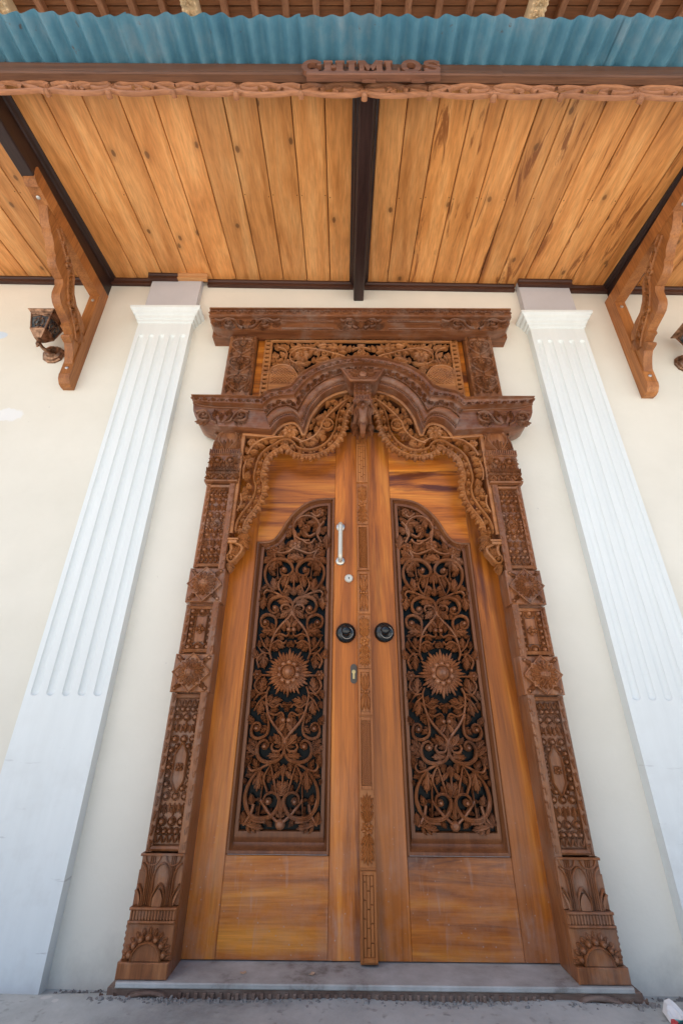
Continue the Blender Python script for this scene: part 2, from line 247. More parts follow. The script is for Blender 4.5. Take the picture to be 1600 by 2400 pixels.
# ------------------------------------------------------------------ mesh tools
BASE = {}
def setp(o, **kw):
    for k, v in kw.items():
        if v is not None: o[k] = v
    return o
def thing(name, label, cat, loc, group=None):
    o = bpy.data.objects.new(name, None); COL.objects.link(o); o.location = loc
    o.empty_display_size = 0.1
    BASE[o.name] = np.array(loc, float)
    return setp(o, label=label, category=cat, group=group)
class MB:
    def __init__(s): s.v = []; s.f = []; s.n = 0
    def add(s, v, f):
        v = np.asarray(v, float).reshape(-1, 3); n = s.n
        s.v.append(v); s.f.extend([tuple(i + n for i in q) for q in f]); s.n += len(v)
    def grid(s, a, closed_u=False, closed_v=False):
        a = np.asarray(a, float); nu, nv = a.shape[:2]; f = []
        for i in range(nu - (0 if closed_u else 1)):
            for j in range(nv - (0 if closed_v else 1)):
                i2, j2 = (i + 1) % nu, (j + 1) % nv
                f.append((i * nv + j, i2 * nv + j, i2 * nv + j2, i * nv + j2))
        s.add(a, f)
    def hexa(s, p):   # 8 corners: bottom 4 ccw, top 4 ccw
        s.add(p, [(0, 3, 2, 1), (4, 5, 6, 7), (0, 1, 5, 4), (1, 2, 6, 5), (2, 3, 7, 6), (3, 0, 4, 7)])
    def box(s, x0, x1, y0, y1, z0, z1, c=0.0):
        if c <= 0:
            s.hexa([(x0, y0, z0), (x1, y0, z0), (x1, y1, z0), (x0, y1, z0), (x0, y0, z1), (x1, y0, z1), (x1, y1, z1), (x0, y1, z1)]); return
        # chamfered on the four edges of the front (-y) face
        b = [(x0, y1), (x0, y0 + c), (x0 + c, y0)]
        P = []
        for (ix, iz, yy) in ((0, 0, y1), (0, 0, y0 + c), (c, c, y0)):
            P += [(x0 + ix, yy, z0 + iz), (x1 - ix, yy, z0 + iz), (x1 - ix, yy, z1 - iz), (x0 + ix, yy, z1 - iz)]
        f = [(8, 9, 10, 11), (3, 2, 1, 0)]
        for k in (0, 4):
            for i in range(4): f.append((k + i, k + (i + 1) % 4, k + 4 + (i + 1) % 4, k + 4 + i))
        s.add(P, f)
    def prism(s, poly, F, h0, h1):   # convex or simple polygon extruded between two heights in frame F
        p = np.asarray(poly, float); n = len(p)
        a = F(np.c_[p, np.full(n, h0)]); b = F(np.c_[p, np.full(n, h1)])
        from mathutils.geometry import tessellate_polygon
        tri = tessellate_polygon([[Vector((x, y, 0)) for x, y in p]])
        f = [tuple(t) for t in tri] + [tuple(i + n for i in t)[::-1] for t in tri]
        f += [(i, (i + 1) % n, n + (i + 1) % n, n + i) for i in range(n)]
        s.add(np.r_[a, b], f)
    def mirrored(s, x0=0.0):
        m = MB(); m.v = [np.c_[2 * x0 - v[:, 0], v[:, 1], v[:, 2]] for v in s.v]; m.f = [q[::-1] for q in s.f]; m.n = s.n; return m
    def moved(s, d):
        m = MB(); m.v = [v + np.array(d) for v in s.v]; m.f = list(s.f); m.n = s.n; return m
    def obj(s, name, mat, parent=None, label=None, sharp=38, smooth=True, **kw):
        v = np.concatenate(s.v); off = np.zeros(3); root = parent
        while root is not None and root.parent is not None: root = root.parent
        if root is not None: off = BASE[root.name]
        me = bpy.data.meshes.new(name); me.from_pydata((v - off).tolist(), [], s.f)
        me.materials.append(M[mat] if isinstance(mat, str) else mat)
        if smooth:
            me.polygons.foreach_set('use_smooth', [True] * len(me.polygons)); me.set_sharp_from_angle(angle=math.radians(sharp))
        o = bpy.data.objects.new(name, me); COL.objects.link(o)
        if parent is not None: o.parent = parent
        if label: o['label'] = label
        return setp(o, **kw)
def FZ(y0=0.0, cx=0.0, cz=0.0, sx=1.0):      # frame on a wall-parallel plane: (a,b,h) -> x,z, outward -y
    return lambda q: np.c_[cx + sx * q[:, 0], y0 - q[:, 2], cz + q[:, 1]]
def cr(p, n=8, closed=False):
    p = np.asarray(p, float)
    q = np.r_[[p[-1]], p, p[:2]] if closed else np.r_[[2 * p[0] - p[1]], p, [2 * p[-1] - p[-2]]]
    out = []
    for i in range(1, len(q) - 2):
        t = np.linspace(0, 1, n, endpoint=False)[:, None]; a, b, c, d = q[i - 1], q[i], q[i + 1], q[i + 2]
        out.append(0.5 * (2 * b + (c - a) * t + (2 * a - 5 * b + 4 * c - d) * t ** 2 + (3 * b - a - 3 * c + d) * t ** 3))
    out = np.concatenate(out)
    return out if closed else np.r_[out, [q[-2]]]
def resample(p, n):
    p = np.asarray(p, float); d = np.r_[0, np.cumsum(np.hypot(*np.diff(p, axis=0).T))]
    t = np.linspace(0, d[-1], n); return np.c_[np.interp(t, d, p[:, 0]), np.interp(t, d, p[:, 1])]
def normals(p, closed=False):
    if closed: t = np.roll(p, -1, 0) - np.roll(p, 1, 0)
    else: t = np.gradient(p, axis=0)
    t = t / (np.linalg.norm(t, axis=1)[:, None] + 1e-12)
    return np.c_[-t[:, 1], t[:, 0]]
RS = [(-1, None), (-1, .3), (-.75, .8), (-.3, 1), (0, .82), (.3, 1), (.75, .8), (1, .3), (1, None)]
RR = [(-1, None), (-1, .25), (-.7, .78), (0, 1), (.7, .78), (1, .25), (1, None)]
def ribbon(mb, F, p, wd, h, base=0.0, sec=RR, h0=0.0, closed=False):
    """raised rib along p: half width wd, crest height h above h0, sides go down to h0-base"""
    p = np.asarray(p, float); n = len(p); wd = np.broadcast_to(np.asarray(wd, float), (n,)); h = np.broadcast_to(np.asarray(h, float), (n,))
    nn = normals(p, closed); G = np.empty((n, len(sec), 3))
    for j, (o, k) in enumerate(sec):
        q = p + nn * (o * wd)[:, None]
        G[:, j] = F(np.c_[q, (np.full(n, h0 - base) if k is None else h0 + k * h)])
    mb.grid(G, closed_u=closed)
LP = np.array([.3, .75, 1.0, .95, .62, .06]); LH = np.array([.55, .9, 1, .9, .7, .35])
LS = [(-1, None), (-1, .45), (-.55, 1.0), (0, .58), (.55, 1.0), (1, .45), (1, None)]
def leaflet(mb, F, p, ang, L, W, bend=0.0, h=.01, base=0.0, h0=0.0):
    s = np.linspace(0, 1, 6); a = ang + bend * s
    d = np.c_[np.cos(a), np.sin(a)] * (L / 5); c = np.r_[[[0, 0]], np.cumsum(d[:-1], 0)] + np.asarray(p)
    ribbon(mb, F, c, W * LP, h * LH, base, LS, h0)
    return c
def acanthus(mb, F, p, ang, L, W, bend=0.0, h=.012, base=0.0, h0=0.0, lobes=2):
    p = np.asarray(p, float)
    c = leaflet(mb, F, p, ang, L, W * .42, bend, h * 1.1, base, h0)
    for i, (k, sp, ll) in enumerate([(.6, 1.05, .50), (1.7, .85, .46), (2.8, .62, .34)][:lobes + 1]):
        q = c[int(k)] * (1 - k % 1) + c[int(k) + 1] * (k % 1)
        for sg in (1, -1):
            leaflet(mb, F, q, ang + bend * k / 5 + sg * sp, L * ll, W * .27, -sg * .75, h * (.95 - .1 * i), base, h0)
def dome(mb, F, c, r, h, base=0.0, h0=0.0, seg=10, rings=3, ry=None):
    ry = ry or r; a = np.linspace(0, 2 * PI, seg, endpoint=False)
    rows = [(1, None)] if base else []
    rows += [(math.cos(k * PI / 2 / rings), math.sin(k * PI / 2 / rings)) for k in range(rings)]
    G = np.array([F(np.c_[c[0] + r * q * np.cos(a), c[1] + ry * q * np.sin(a), np.full(seg, h0 - base if k is None else h0 + k * h)]) for q, k in rows])
    mb.grid(G, closed_v=True)
    top = F(np.array([[c[0], c[1], h0 + h]])); n = mb.n; last = n - seg
    mb.v.append(top); mb.n += 1
    mb.f += [(last + i, last + (i + 1) % seg, n) for i in range(seg)]
def ring(mb, F, c, r, wd, h, base=0.0, h0=0.0, seg=18):
    a = np.linspace(0, 2 * PI, seg, endpoint=False)
    ribbon(mb, F, np.c_[c[0] + r * np.cos(a), c[1] + r * np.sin(a)], wd, h, base, RR, h0, closed=True)
def bead(mb, F, c, r, h, h0=0.0):
    ring(mb, F, c, r * 1.18, r * .16, h * .45, 0, h0, 10); dome(mb, F, c, r * .92, h, 0, h0, 9, 3)
def flower(mb, F, c, r, n=6, h=.012, base=0.0, h0=0.0, core=.3, W=.34, ph=0.0):
    for i in range(n):
        a = ph + 2 * PI * i / n
        leaflet(mb, F, (c[0] + r * .22 * math.cos(a), c[1] + r * .22 * math.sin(a)), a, r * .8, r * W, 0.0, h, base, h0)
    dome(mb, F, c, r * core, h * 1.35, base, h0)
def volute(mb, F, c, r, turns, a0, sg, wd, h, base=0.0, h0=0.0):
    t = np.linspace(0, 1, int(14 * turns) + 4); rr = r * (1 - .86 * t); a = a0 + sg * 2 * PI * turns * t
    p = np.c_[c[0] + rr * np.cos(a), c[1] + rr * np.sin(a)]
    ribbon(mb, F, p, wd * (1 - .5 * t), h * (1 + .25 * t), base, RR, h0)
    dome(mb, F, c, r * .26, h * 1.45, base, h0, 8, 3)
    return p
def lathe(mb, prof, c, axis='y', seg=20, squash=(1, 1)):
    a = np.linspace(0, 2 * PI, seg, endpoint=False); G = []
    for r, h in prof:
        if axis == 'y': G.append(np.c_[c[0] + r * squash[0] * np.cos(a), np.full(seg, c[1] - h), c[2] + r * squash[1] * np.sin(a)])
        else: G.append(np.c_[c[0] + r * np.cos(a), c[1] + r * np.sin(a), np.full(seg, c[2] + h)])
    mb.grid(np.array(G), closed_v=True)
def tube(mb, p, r, seg=10):
    p = np.asarray(p, float); n = len(p); t = np.gradient(p, axis=0); t /= np.linalg.norm(t, axis=1)[:, None]
    up = np.array([0.13, 0.21, 1.0]) if abs(t[:, 2]).mean() < .9 else np.array([1.0, .2, .1])
    a = np.linspace(0, 2 * PI, seg, endpoint=False); G = []; r = np.broadcast_to(r, (n,))
    for i in range(n):
        u = np.cross(t[i], up); u /= np.linalg.norm(u); v = np.cross(t[i], u)
        G.append(p[i] + r[i] * (np.cos(a)[:, None] * u + np.sin(a)[:, None] * v))
    mb.grid(np.array(G), closed_v=True)
    for e in (0, n - 1):
        mb.add(np.r_[G[e], [p[e]]], [(k, (k + 1) % seg, seg) for k in range(seg)])
class Fill:
    """fills a pierced board with acanthus leaves growing from its stems, keeping gaps open"""
    def __init__(s, inside, box, rng, res=.004):
        s.ins = inside; s.b = box; s.res = res; s.rng = rng
        s.o = np.zeros((int((box[1] - box[0]) / res) + 2, int((box[3] - box[2]) / res) + 2), bool)
        s.src = []
    def mark(s, p, r):
        for x, z in np.asarray(p).reshape(-1, 2):
            i0 = int((x - r - s.b[0]) / s.res); i1 = int((x + r - s.b[0]) / s.res) + 1; j0 = int((z - r - s.b[2]) / s.res); j1 = int((z + r - s.b[2]) / s.res) + 1
            s.o[max(i0, 0):max(i1, 0), max(j0, 0):max(j1, 0)] = True
    def free(s, p, r):
        for x, z in p:
            for dx, dz in ((0, 0), (r, 0), (-r, 0), (0, r), (0, -r)):
                i = int((x + dx - s.b[0]) / s.res); j = int((z + dz - s.b[2]) / s.res)
                if i < 0 or j < 0 or i >= s.o.shape[0] or j >= s.o.shape[1] or s.o[i, j]: return False
            if not s.ins(x, z): return False
        return True
    def stem(s, p, wd): s.mark(p, wd * .8); s.src.append(np.asarray(p))
    def grow(s, mb, F, sizes, tries, h, base, axis=None, h0=0.0, lobes=2, gap=.5, clear=.42):
        for L in sizes:
            pts = np.concatenate([np.c_[q, np.arctan2(*np.gradient(q, axis=0).T[::-1])] for q in s.src])
            for _ in range(tries):
                x, z, t = pts[s.rng.randrange(len(pts))]; sg = s.rng.choice((1, -1)); l = L * s.rng.uniform(.85, 1.15)
                ang = t + sg * s.rng.uniform(.6, 1.5); bend = -sg * s.rng.uniform(-.2, .9); W = l * .30
                k = np.array([.42, .58, .74, .9, 1.04]); a = ang + bend * k * .5
                c = np.c_[x + l * k * np.cos(a), z + l * k * np.sin(a)]
                if not s.free(c, W * clear): continue
                for ax in ((None,) if axis is None else (None, axis)):
                    if ax is None: acanthus(mb, F, (x, z), ang, l, W, bend, h, base, h0, lobes)
                    else: acanthus(mb, F, (2 * ax - x, z), PI - ang, l, W, -bend, h, base, h0, lobes)
                    cc = c if ax is None else np.c_[2 * ax - c[:, 0], c[:, 1]]
                    s.mark(cc, W * gap); s.src.append(cc)
                pts = np.concatenate([pts, np.c_[c, np.full(5, ang)]])

# ================================================================== SETTING
TILT = -0.02; SL = 0.1166
GZ = 0.105
def ground():
    mb = MB(); xs = np.r_[-60, -20, -6, np.linspace(-2.6, 2.6, 66), 6, 20, 60]; ys = np.r_[-1.45, -1.2, np.linspace(-.8, .02, 22)]
    X, Y = np.meshgrid(xs, ys, indexing='ij'); r = np.random.RandomState(3)
    near = (np.abs(X) < 2.6) & (Y > -.8) & (Y < 0)
    ramp_ = np.clip((-.045 - Y) / .11, 0, 1); ramp_ = ramp_ * ramp_ * (3 - 2 * ramp_)
    Z = GZ - .006 + .047 * ramp_ + near * (.004 * np.sin(X * 9 + 3 * Y) * np.sin(Y * 14) + r.uniform(-.002, .002, X.shape))
    mb.grid(np.dstack([X, Y, Z])); mb.obj('concrete_pavement', 'ground', kind='structure')
    mb = MB(); mb.grid(np.array([[(x, y, GZ + .01) for y in (-80, -1.4495)] for x in (-60, -6, 6, 60)])); mb.obj('bounce_ground', 'bounce_ground', kind='structure')  # unseen pale ground, added to throw light up to the ceiling
ground()
def house_wall():
    t = thing('house_wall', 'cream plastered house wall behind the carved door and pilasters', 'wall', (0, 0, 0))
    mb = MB(); o = 0.70; zt = 2.62
    mb.box(-11, -o, 0, .3, -.05, 6.2); mb.box(o, 9, 0, .3, -.05, 6.2); mb.box(-o, o, 0, .3, zt, 6.2)
    mb.obj('plaster_face', 'wall', t, smooth=False)
    mb = MB(); mb.box(-o - .05, o + .05, .302, .32, -.05, zt + .1); mb.obj('unlit_room_backing', 'shade_nail_black', t, smooth=False)  # added black sheet: stops light leaks, stands in for the unlit room
house_wall()
def rubble():
    mb = MB(); r = random.Random(5)
    for i in range(420):
        side = r.random()
        x = r.uniform(-1.08, -.6) if side < .4 else (r.uniform(.8, 1.1) if side < .55 else r.uniform(-.7, .9))
        y = -.012 - abs(r.gauss(0, .02)) if abs(x) > .9 else -.172 - abs(r.gauss(0, .012))
        s = r.uniform(.003, .011) * (1.2 if r.random() < .1 else .8); z = GZ - s * .3 - .005 + (.046 if y < -.15 else 0)
        p = [(x + s * r.uniform(.5, 1.2) * math.cos(k * PI / 2 + .5), y + s * r.uniform(.5, 1.2) * math.sin(k * PI / 2 + .5), z) for k in range(4)]
        q = [(x + (a - x) * .6, y + (b - y) * .6, z + s * r.uniform(.5, 1.1)) for a, b, c in p]
        mb.hexa(p + q)
    mb.obj('loose_mortar_crumbs', 'crumb', smooth=False, kind='stuff')
rubble()

# ================================================================== PILASTERS
def pilaster(s, label):
    t = thing('pilaster', label, 'pilaster', (s * 1.30, 0, GZ), 'fluted white pilasters beside the door')
    xi, xo = 1.122, 1.478; yf = -.05
    dz = 0.0 if s < 0 else -.035
    z0, z1 = 1.036, 3.232 + dz
    xs = np.linspace(xi, xo, 121); xs = np.r_[xi, xs, xo]
    arcs = [.155, .12, .09, .065, .045, .03, .018, .008, 0]
    # heights with rounded flute ends
    rr = .017
    zz = np.r_[GZ - .02, z0 - .05, z0 + rr * (1 - np.cos(np.linspace(0, PI / 2, 7))) , np.linspace(z0 + .1, z1 - .1, 9), (z1 - rr * (1 - np.cos(np.linspace(0, PI / 2, 7))))[::-1], z1 + .02, 3.40]
    cen = [xi + .178 + k * .0685 for k in (-2, -1, 0, 1, 2)]
    G = np.zeros((len(xs), len(zz), 3))
    for i, x in enumerate(xs):
        for j, z in enumerate(zz):
            d = 0
            for c in cen:
                dx = x - c; e = 0
                if z < z0 + rr: e = (z0 + rr - z)
                if z > z1 - rr: e = (z - z1 + rr)
                q = rr * rr - dx * dx - e * e
                if q > 0: d = max(d, math.sqrt(q) * .85)
            y = yf + d
            if i == 0 or i == len(xs) - 1: y = .0
            G[i, j] = (s * x, y, z)
    mb = MB(); mb.grid(G); mb.obj('shaft', 'white', t, sharp=50)
    mb = MB(); mb.box(s * xi if s > 0 else -xo + .006, s * xo - .006 if s > 0 else -xi, -.047, 0, 3.40, 3.80); mb.obj('neck', 'greywash', t, smooth=False)
    mb = MB()   # capital: moulded profile returned round three sides
    prof = [(.0, 3.338), (.010, 3.342), (.012, 3.360), (.022, 3.364), (.026, 3.385), (.040, 3.392), (.046, 3.410), (.060, 3.418), (.062, 3.436), (.0, 3.437)]
    ring_ = []
    for d, z in prof:
        z += dz
        ring_.append([(s * (xi - d), 0, z), (s * (xi - d), yf - d, z), (s * (xo + d * .8), yf - d, z), (s * (xo + d * .8), 0, z)])
    mb.grid(np.array(ring_)); mb.obj('capital', 'white', t, sharp=25)
pilaster(-1, 'fluted white pilaster left of the door, next to the bracket with the whole lantern')
pilaster(1, 'fluted white pilaster right of the door, brightly lit on its inner edge')

# ================================================================== DOOR FRAME
frame = thing('carved_doorframe', 'tall carved teak door frame with scalloped arch and pierced panel above the doors', 'door frame', (0, 0, GZ))
JX = .740
def jamb(s, nm_seed):
    r = random.Random(nm_seed)
    F = FZ(0, s * JX, 0, s)      # a: + is outward from the door
    core = MB()
    H = .104
    # plain core with inner reveal
    x0, x1 = (-.815, -.6655) if s < 0 else (.6655, .815)
    core.box(x0 + (.006 if s < 0 else 0), x1 - (0 if s < 0 else .006), -.104, .06, .182, 2.44, .002)
    core.box(x0 + (.12 if s < 0 else 0), x1 - (0 if s < 0 else .12), -.128, -.1045, .50, 2.06, .003)
    j = core.obj('jamb', 'carve', frame)
    # bead panels
    def panel(z0, z1, rows):
        mb = MB()
        for a0_, a1_ in ((-.0735, -.0535), (.0525, .0752)): mb.box(*sorted((s * (JX + a0_), s * (JX + a1_))), -.1235, -.09, z0, z1, .003)
        for b in (z0 + .012, z1 - .012): ribbon(mb, F, [(-.07, b), (.07, b)], .010, .024, .02, RR, H)
        n = int((z1 - z0) / .042)
        for k in range(n):       # leaf notching along the two edges
            b = z0 + (k + .5) * (z1 - z0) / n
            for a, sg in ((-.0635, 1), (.064, 1)):
                leaflet(mb, F, (a, b - .018), PI / 2, .036, .0070, 0, .007, .0, .1235)
                leaflet(mb, F, (a - .002, b + .004), PI / 2 + .7, .014, .005, 0, .007, 0, .1235)
        zc = (z0 + z1) / 2; hh = (z1 - z0) / 2
        bw = .043
        if rows == 'long':
            for sg in (1, -1):
                y = lambda q: zc + sg * q
                for k in range(5): 
                    a = -bw + k * bw / 2
                    bead(mb, F, (a, y(hh - .062)), .0098, .0165, H)
                    ribbon(mb, F, cr([(a - .011, y(hh - .05)), (a, y(hh - .028)), (a + .011, y(hh - .05))], 5), .003, .015, .02, RR, H)
                for a in (-.036, 0, .036):
                    bead(mb, F, (a, y(hh - .092)), .0128, .021, H)
                    acanthus(mb, F, (a, y(hh - .150)), PI / 2 * sg, .046, .014, 0, .010, 0, H, 1)
                    leaflet(mb, F, (a + .018, y(hh - .150)), PI / 2 * sg, .03, .007, 0, .008, 0, H)
                    bead(mb, F, (a, y(hh - .172)), .0120, .0165, H)
                for a in (-.022, .022): bead(mb, F, (a, y(hh - .198)), .0095, .018, H)
            mh = hh - .198; n = max(4, int(2 * mh / .0255))
            for k in range(n):
                b = zc - mh + (k + .5) * 2 * mh / n
                for a in (-bw, bw): bead(mb, F, (a, b), .0108, .0165, H)
            mw = .024; ph = mh - .002
            hexo = [(0, zc + ph + .018), (mw, zc + ph - .025), (mw, zc - ph + .025), (0, zc - ph - .018), (-mw, zc - ph + .025), (-mw, zc + ph - .025), (0, zc + ph + .018)]
            ribbon(mb, F, resample(hexo, 40), .004, .019, .0, RR, H)
            mb.prism([(p[0] * .85, zc + (p[1] - zc) * .95) for p in hexo[:-1]], F, H - .01, H + .008)
            flower(mb, F, (0, zc), .017, 4, .014, 0, H + .008, .38, .5, PI / 4)
        else:
            for a in (-.042, .042):
                for k in range(5): bead(mb, F, (a, zc - .052 + k * .026), .0112, .0165, H)
                ribbon(mb, F, [(a * .6, zc - .06), (a * .6, zc + .06)], .003, .015, .0, RR, H)
            for sg in (1, -1):
                for a in (-.042, 0, .042):
                    bead(mb, F, (a, zc + sg * .079), .0135, .021, H); ring(mb, F, (a, zc + sg * .079), .019, .0028, .013, 0, H, 12)
            mb.prism([(-.022, zc - .055), (.022, zc - .055), (.022, zc + .055), (-.022, zc + .055)], F, H - .01, H + .006)
            flower(mb, F, (0, zc), .022, 4, .016, 0, H + .006, .32, .5, 0)
        mb.obj('bead_panel', 'carve', j)
    panel(.508, 1.047, 'long'); panel(1.206, 1.42, 'short'); panel(1.60, 2.058, 'long')
    def rosette(z0, z1):
        mb = MB(); zc = (z0 + z1) / 2; hw = .0825; hb = (z1 - z0) / 2
        xx = sorted((s * (JX - hw), s * (JX + hw)))
        mb.box(xx[0], xx[1], -.132, -.06, z0, z1, .004)
        h0 = .132
        d = .078
        mb.prism([(-d, zc), (0, zc - hb), (d, zc), (0, zc + hb)], F, h0 - .02, h0 + .016)
        ribbon(mb, F, resample([(-d, zc), (0, zc - hb), (d, zc), (0, zc + hb), (-d, zc)], 37), .004, .008, .0, RR, h0 + .014)
        for sx in (1, -1):
            for sz in (1, -1):
                acanthus(mb, F, (sx * .040, zc + sz * hb * .55), math.atan2(sz * .8, sx), .032, .013, 0, .014, 0, h0)
                bead(mb, F, (sx * .064, zc + sz * (hb - .015)), .008, .010, h0)
        mb.prism([(-.046, zc - .046), (.046, zc - .046), (.046, zc + .046), (-.046, zc + .046)], F, h0, h0 + .022)
        flower(mb, F, (0, zc), .056, 16, .016, 0, h0 + .02, .0, .2)
        flower(mb, F, (0, zc), .046, 12, .022, 0, h0 + .02, .0, .26, .2)
        dome(mb, F, (0, zc), .027, .030, .0, h0 + .022, 14, 4)
        for k in (-1, 0, 1):
            q = np.linspace(-.9, .9, 7)
            for v in (0, 1):
                o = k * .011; pts = np.c_[q * .024, np.full(7, o)] if v else np.c_[np.full(7, o), q * .024]
                hh = .022 + .030 * np.sqrt(np.clip(1 - (pts ** 2).sum(1) / .027 ** 2, 0, 1)) + .001
                ribbon(mb, F, pts + [0, zc], .0014, hh - .0, 0, RR, h0)
        mb.obj('rosette_block', 'carve', j, label='square block carved with a sunflower on a diamond')
    rosette(1.049, 1.203); rosette(1.43, 1.592)
    # upper bands, eyes and crown
    mb = MB(); wv = .086
    xx = sorted((s * (JX - .080), s * (JX + .084)))
    mb.box(xx[0], xx[1], -.126, -.05, 2.062, 2.262, .003)
    for k, (z, hh, ww) in enumerate([(2.071, .020, .008), (2.120, .020, .010), (2.141, .017, .010), (2.241, .012, .006)]):
        ribbon(mb, F, [(-wv, z), (wv, z)], ww, hh, .03, RR, .122)
    for k in range(20):
        a = -.08 + k * .0084; ribbon(mb, F, [(a, 2.112), (a + .005, 2.148)], .0028, .024, 0, RR, .124)
    for k in range(4): acanthus(mb, F, (-.066 + k * .044, 2.078), .9 if k % 2 else PI - .9, .036, .011, .5, .014, 0, .126); 
    for k in range(5): ribbon(mb, F, cr([(-.078 + k * .033, 2.083), (-.06 + k * .033, 2.108), (-.045 + k * .033, 2.085)], 4), .004, .014, 0, RR, .126)
    for a in (-.034, .034):
        bead(mb, F, (a, 2.193), .0155, .024, .126); ring(mb, F, (a, 2.193), .024, .0035, .018, 0, .126)
        sg = 1 if a > 0 else -1
        for q in (.9, .35, -.2, -.75): acanthus(mb, F, (a + sg * .006, 2.193), (q if sg > 0 else PI - q), .048, .012, 0, .016, 0, .126, 1)
        leaflet(mb, F, (a * .3, 2.170), (.9 if sg > 0 else PI - .9), .03, .008, 0, .016, 0, .126)
    bead(mb, F, (0, 2.187), .007, .018, .126)
    for k in range(7): leaflet(mb, F, (-.066 + k * .022, 2.178), -PI / 2, .028, .010, 0, .015, 0, .126)
    for k in range(16):
        a = -.078 + k * .0104; mb.box(*sorted((s * (JX + a), s * (JX + a + .0062))), -.138, -.11, 2.238, 2.268, .001)
    mb.obj('mask_band', 'carve', j)
    mb = MB(); h0 = .104
    out = cr([(-.078, 2.27), (-.072, 2.33), (-.052, 2.385), (-.025, 2.415), (0, 2.425), (.025, 2.415), (.052, 2.385), (.072, 2.33), (.078, 2.27)], 6)
    mb.prism(np.r_[out, [[.078, 2.262], [-.078, 2.262]]], F, h0 - .01, h0 + .010)
    inn = cr([(-.012, 2.275), (-.040, 2.32), (-.050, 2.355), (-.034, 2.395), (0, 2.412), (.034, 2.395), (.050, 2.355), (.040, 2.32), (.012, 2.275)], 6)
    ribbon(mb, F, inn, .006, .018, .0, RR, h0 + .008)
    ribbon(mb, F, out, .004, .010, .0, RR, h0 + .008)
    for i in range(7):
        q = -.72 + i * .24; leaflet(mb, F, (q * .03, 2.268), PI / 2 - q, .085 - abs(q) * .03, .010, q * .5, .018, 0, h0 + .008)
    for sg in (1, -1):
        for k in range(3): leaflet(mb, F, (sg * .03, 2.27), PI / 2 - sg * (.5 + k * .22), .095 - k * .02, .009, sg * .5 * 0, .018, 0, h0 + .006)
        leaflet(mb, F, (sg * .045, 2.345), PI / 2 - sg * .45, .06, .012, sg * .2, .018, 0, h0)
        acanthus(mb, F, (sg * .062, 2.37), PI / 2 - sg * .2, .055, .013, 0, .02, 0, h0 - .004)
    mb.obj('acanthus_crown', 'carve', j)
    # base
    mb = MB(); 
    def bx(a0, a1, h, z0, z1, c=.003): mb.box(*sorted((s * (JX + a0), s * (JX + a1))), -h, -.04, z0, z1, c)
    bx(-.0735, .094, .156, .182, .224); bx(-.0735, .089, .140, .2245, .318)
    a = np.linspace(0, PI, 15)
    mb.prism(np.c_[.006 + .048 * np.cos(a), .226 + .046 * np.sin(a)], F, .13, .152)
    ribbon(mb, F, np.c_[.006 + .048 * np.cos(a), .226 + .046 * np.sin(a)], .004, .022, 0, RR, .138)
    for k in range(7):
        q = PI * (k + .5) / 7; dome(mb, F, (.006 + .058 * math.cos(q), .228 + .056 * math.sin(q)), .0115, .020, 0, .138, 9, 3)
    for k in range(11):
        q = PI * (k + .5) / 11; leaflet(mb, F, (.006 + .062 * math.cos(q), .228 + .062 * math.sin(q)), q, .020, .008, 0, .012, 0, .138)
    for k in range(5): dome(mb, F, (.087, .245 + k * .016), .006, .004, .012, .135, 8, 3)
    bx(-.0735, .087, .150, .3185, .326); bx(-.0735, .084, .143, .3265, .353); bx(-.0735, .0875, .150, .3535, .361)
    for k in range(15): bx(-.070 + k * .0105, -.0645 + k * .0105, .1475, .327, .353, .001)
    # lotus part, stepping outward toward the foot
    bx(-.0735, .080, .128, .3615, .508)
    for z0, z1, w in ((.3615, .405, .0865), (.405, .46, .0835)): bx(.05, w, .1292, z0, z1 - .001)
    for c, hh in ((0, .130), (-.072, .130), (.078, .130)):
        for zt, wd, ht in ((.412, .020, .010), (.470, .025, .006)):
            arch = cr([(c - wd, .362), (c - wd, zt - .02), (c, zt + .010), (c + wd, zt - .02), (c + wd, .362)], 7)
            arch = np.array([q for q in arch if -.071 < q[0] < .077])
            if len(arch) > 2: ribbon(mb, F, arch, .0035, ht + .006, 0, RR, .127)
        arch = np.array([q for q in cr([(c - .016, .362), (c - .016, .385), (c, .408), (c + .016, .385), (c + .016, .362)], 7)])
        arch = arch[(arch[:, 0] > -.074) & (arch[:, 0] < .084)]
        if len(arch) > 3: mb.prism(arch, F, .125, .141)
    for c in (-.036, .039):
        for o in (-.007, 0, .007): ribbon(mb, F, [(c + o, .362), (c + o, .500)], .0026, .008, 0, RR, .127)
        ribbon(mb, F, cr([(c - .03, .506), (c - .02, .482), (c, .474), (c + .02, .482), (c + .03, .506)], 6), .003, .010, 0, RR, .127)
    bx(-.0735, .084, .138, .5005, .508)
    mb.obj('lotus_base', 'carve', j)
    return j
jamb(-1, 1); jamb(1, 2)

# sill and half buried rail
mb = MB(); mb.box(-.825, .835, -.166, .06, .166, .1805, .003); mb.obj('sill', 'sill', frame)
mb = MB(); mb.box(-.85, .86, -.158, -.02, .08, .1655)
F = FZ(0)
for k in range(46):
    a = -.62 + k * .0262; mb.box(a, a + .011, -.166, -.15, .095, .158, .002)
    if k % 3 == 0: dome(mb, F, (a + .018, .145), .007, .01, 0, .156, 8, 2)
for sg, c in ((-1, -.62), (1, .62)):
    ribbon(mb, F, cr([(c, .12), (c + sg * .06, .152), (c + sg * .14, .150), (c + sg * .2, .12)], 6), .008, .014, 0, RR, .156)
    for k in range(5): acanthus(mb, F, (c + sg * (.05 + k * .045), .115), PI / 2 - sg * .5, .045, .014, 0, .014, 0, .156)
mb.obj('carved_bottom_rail', 'dusty_wood', frame)

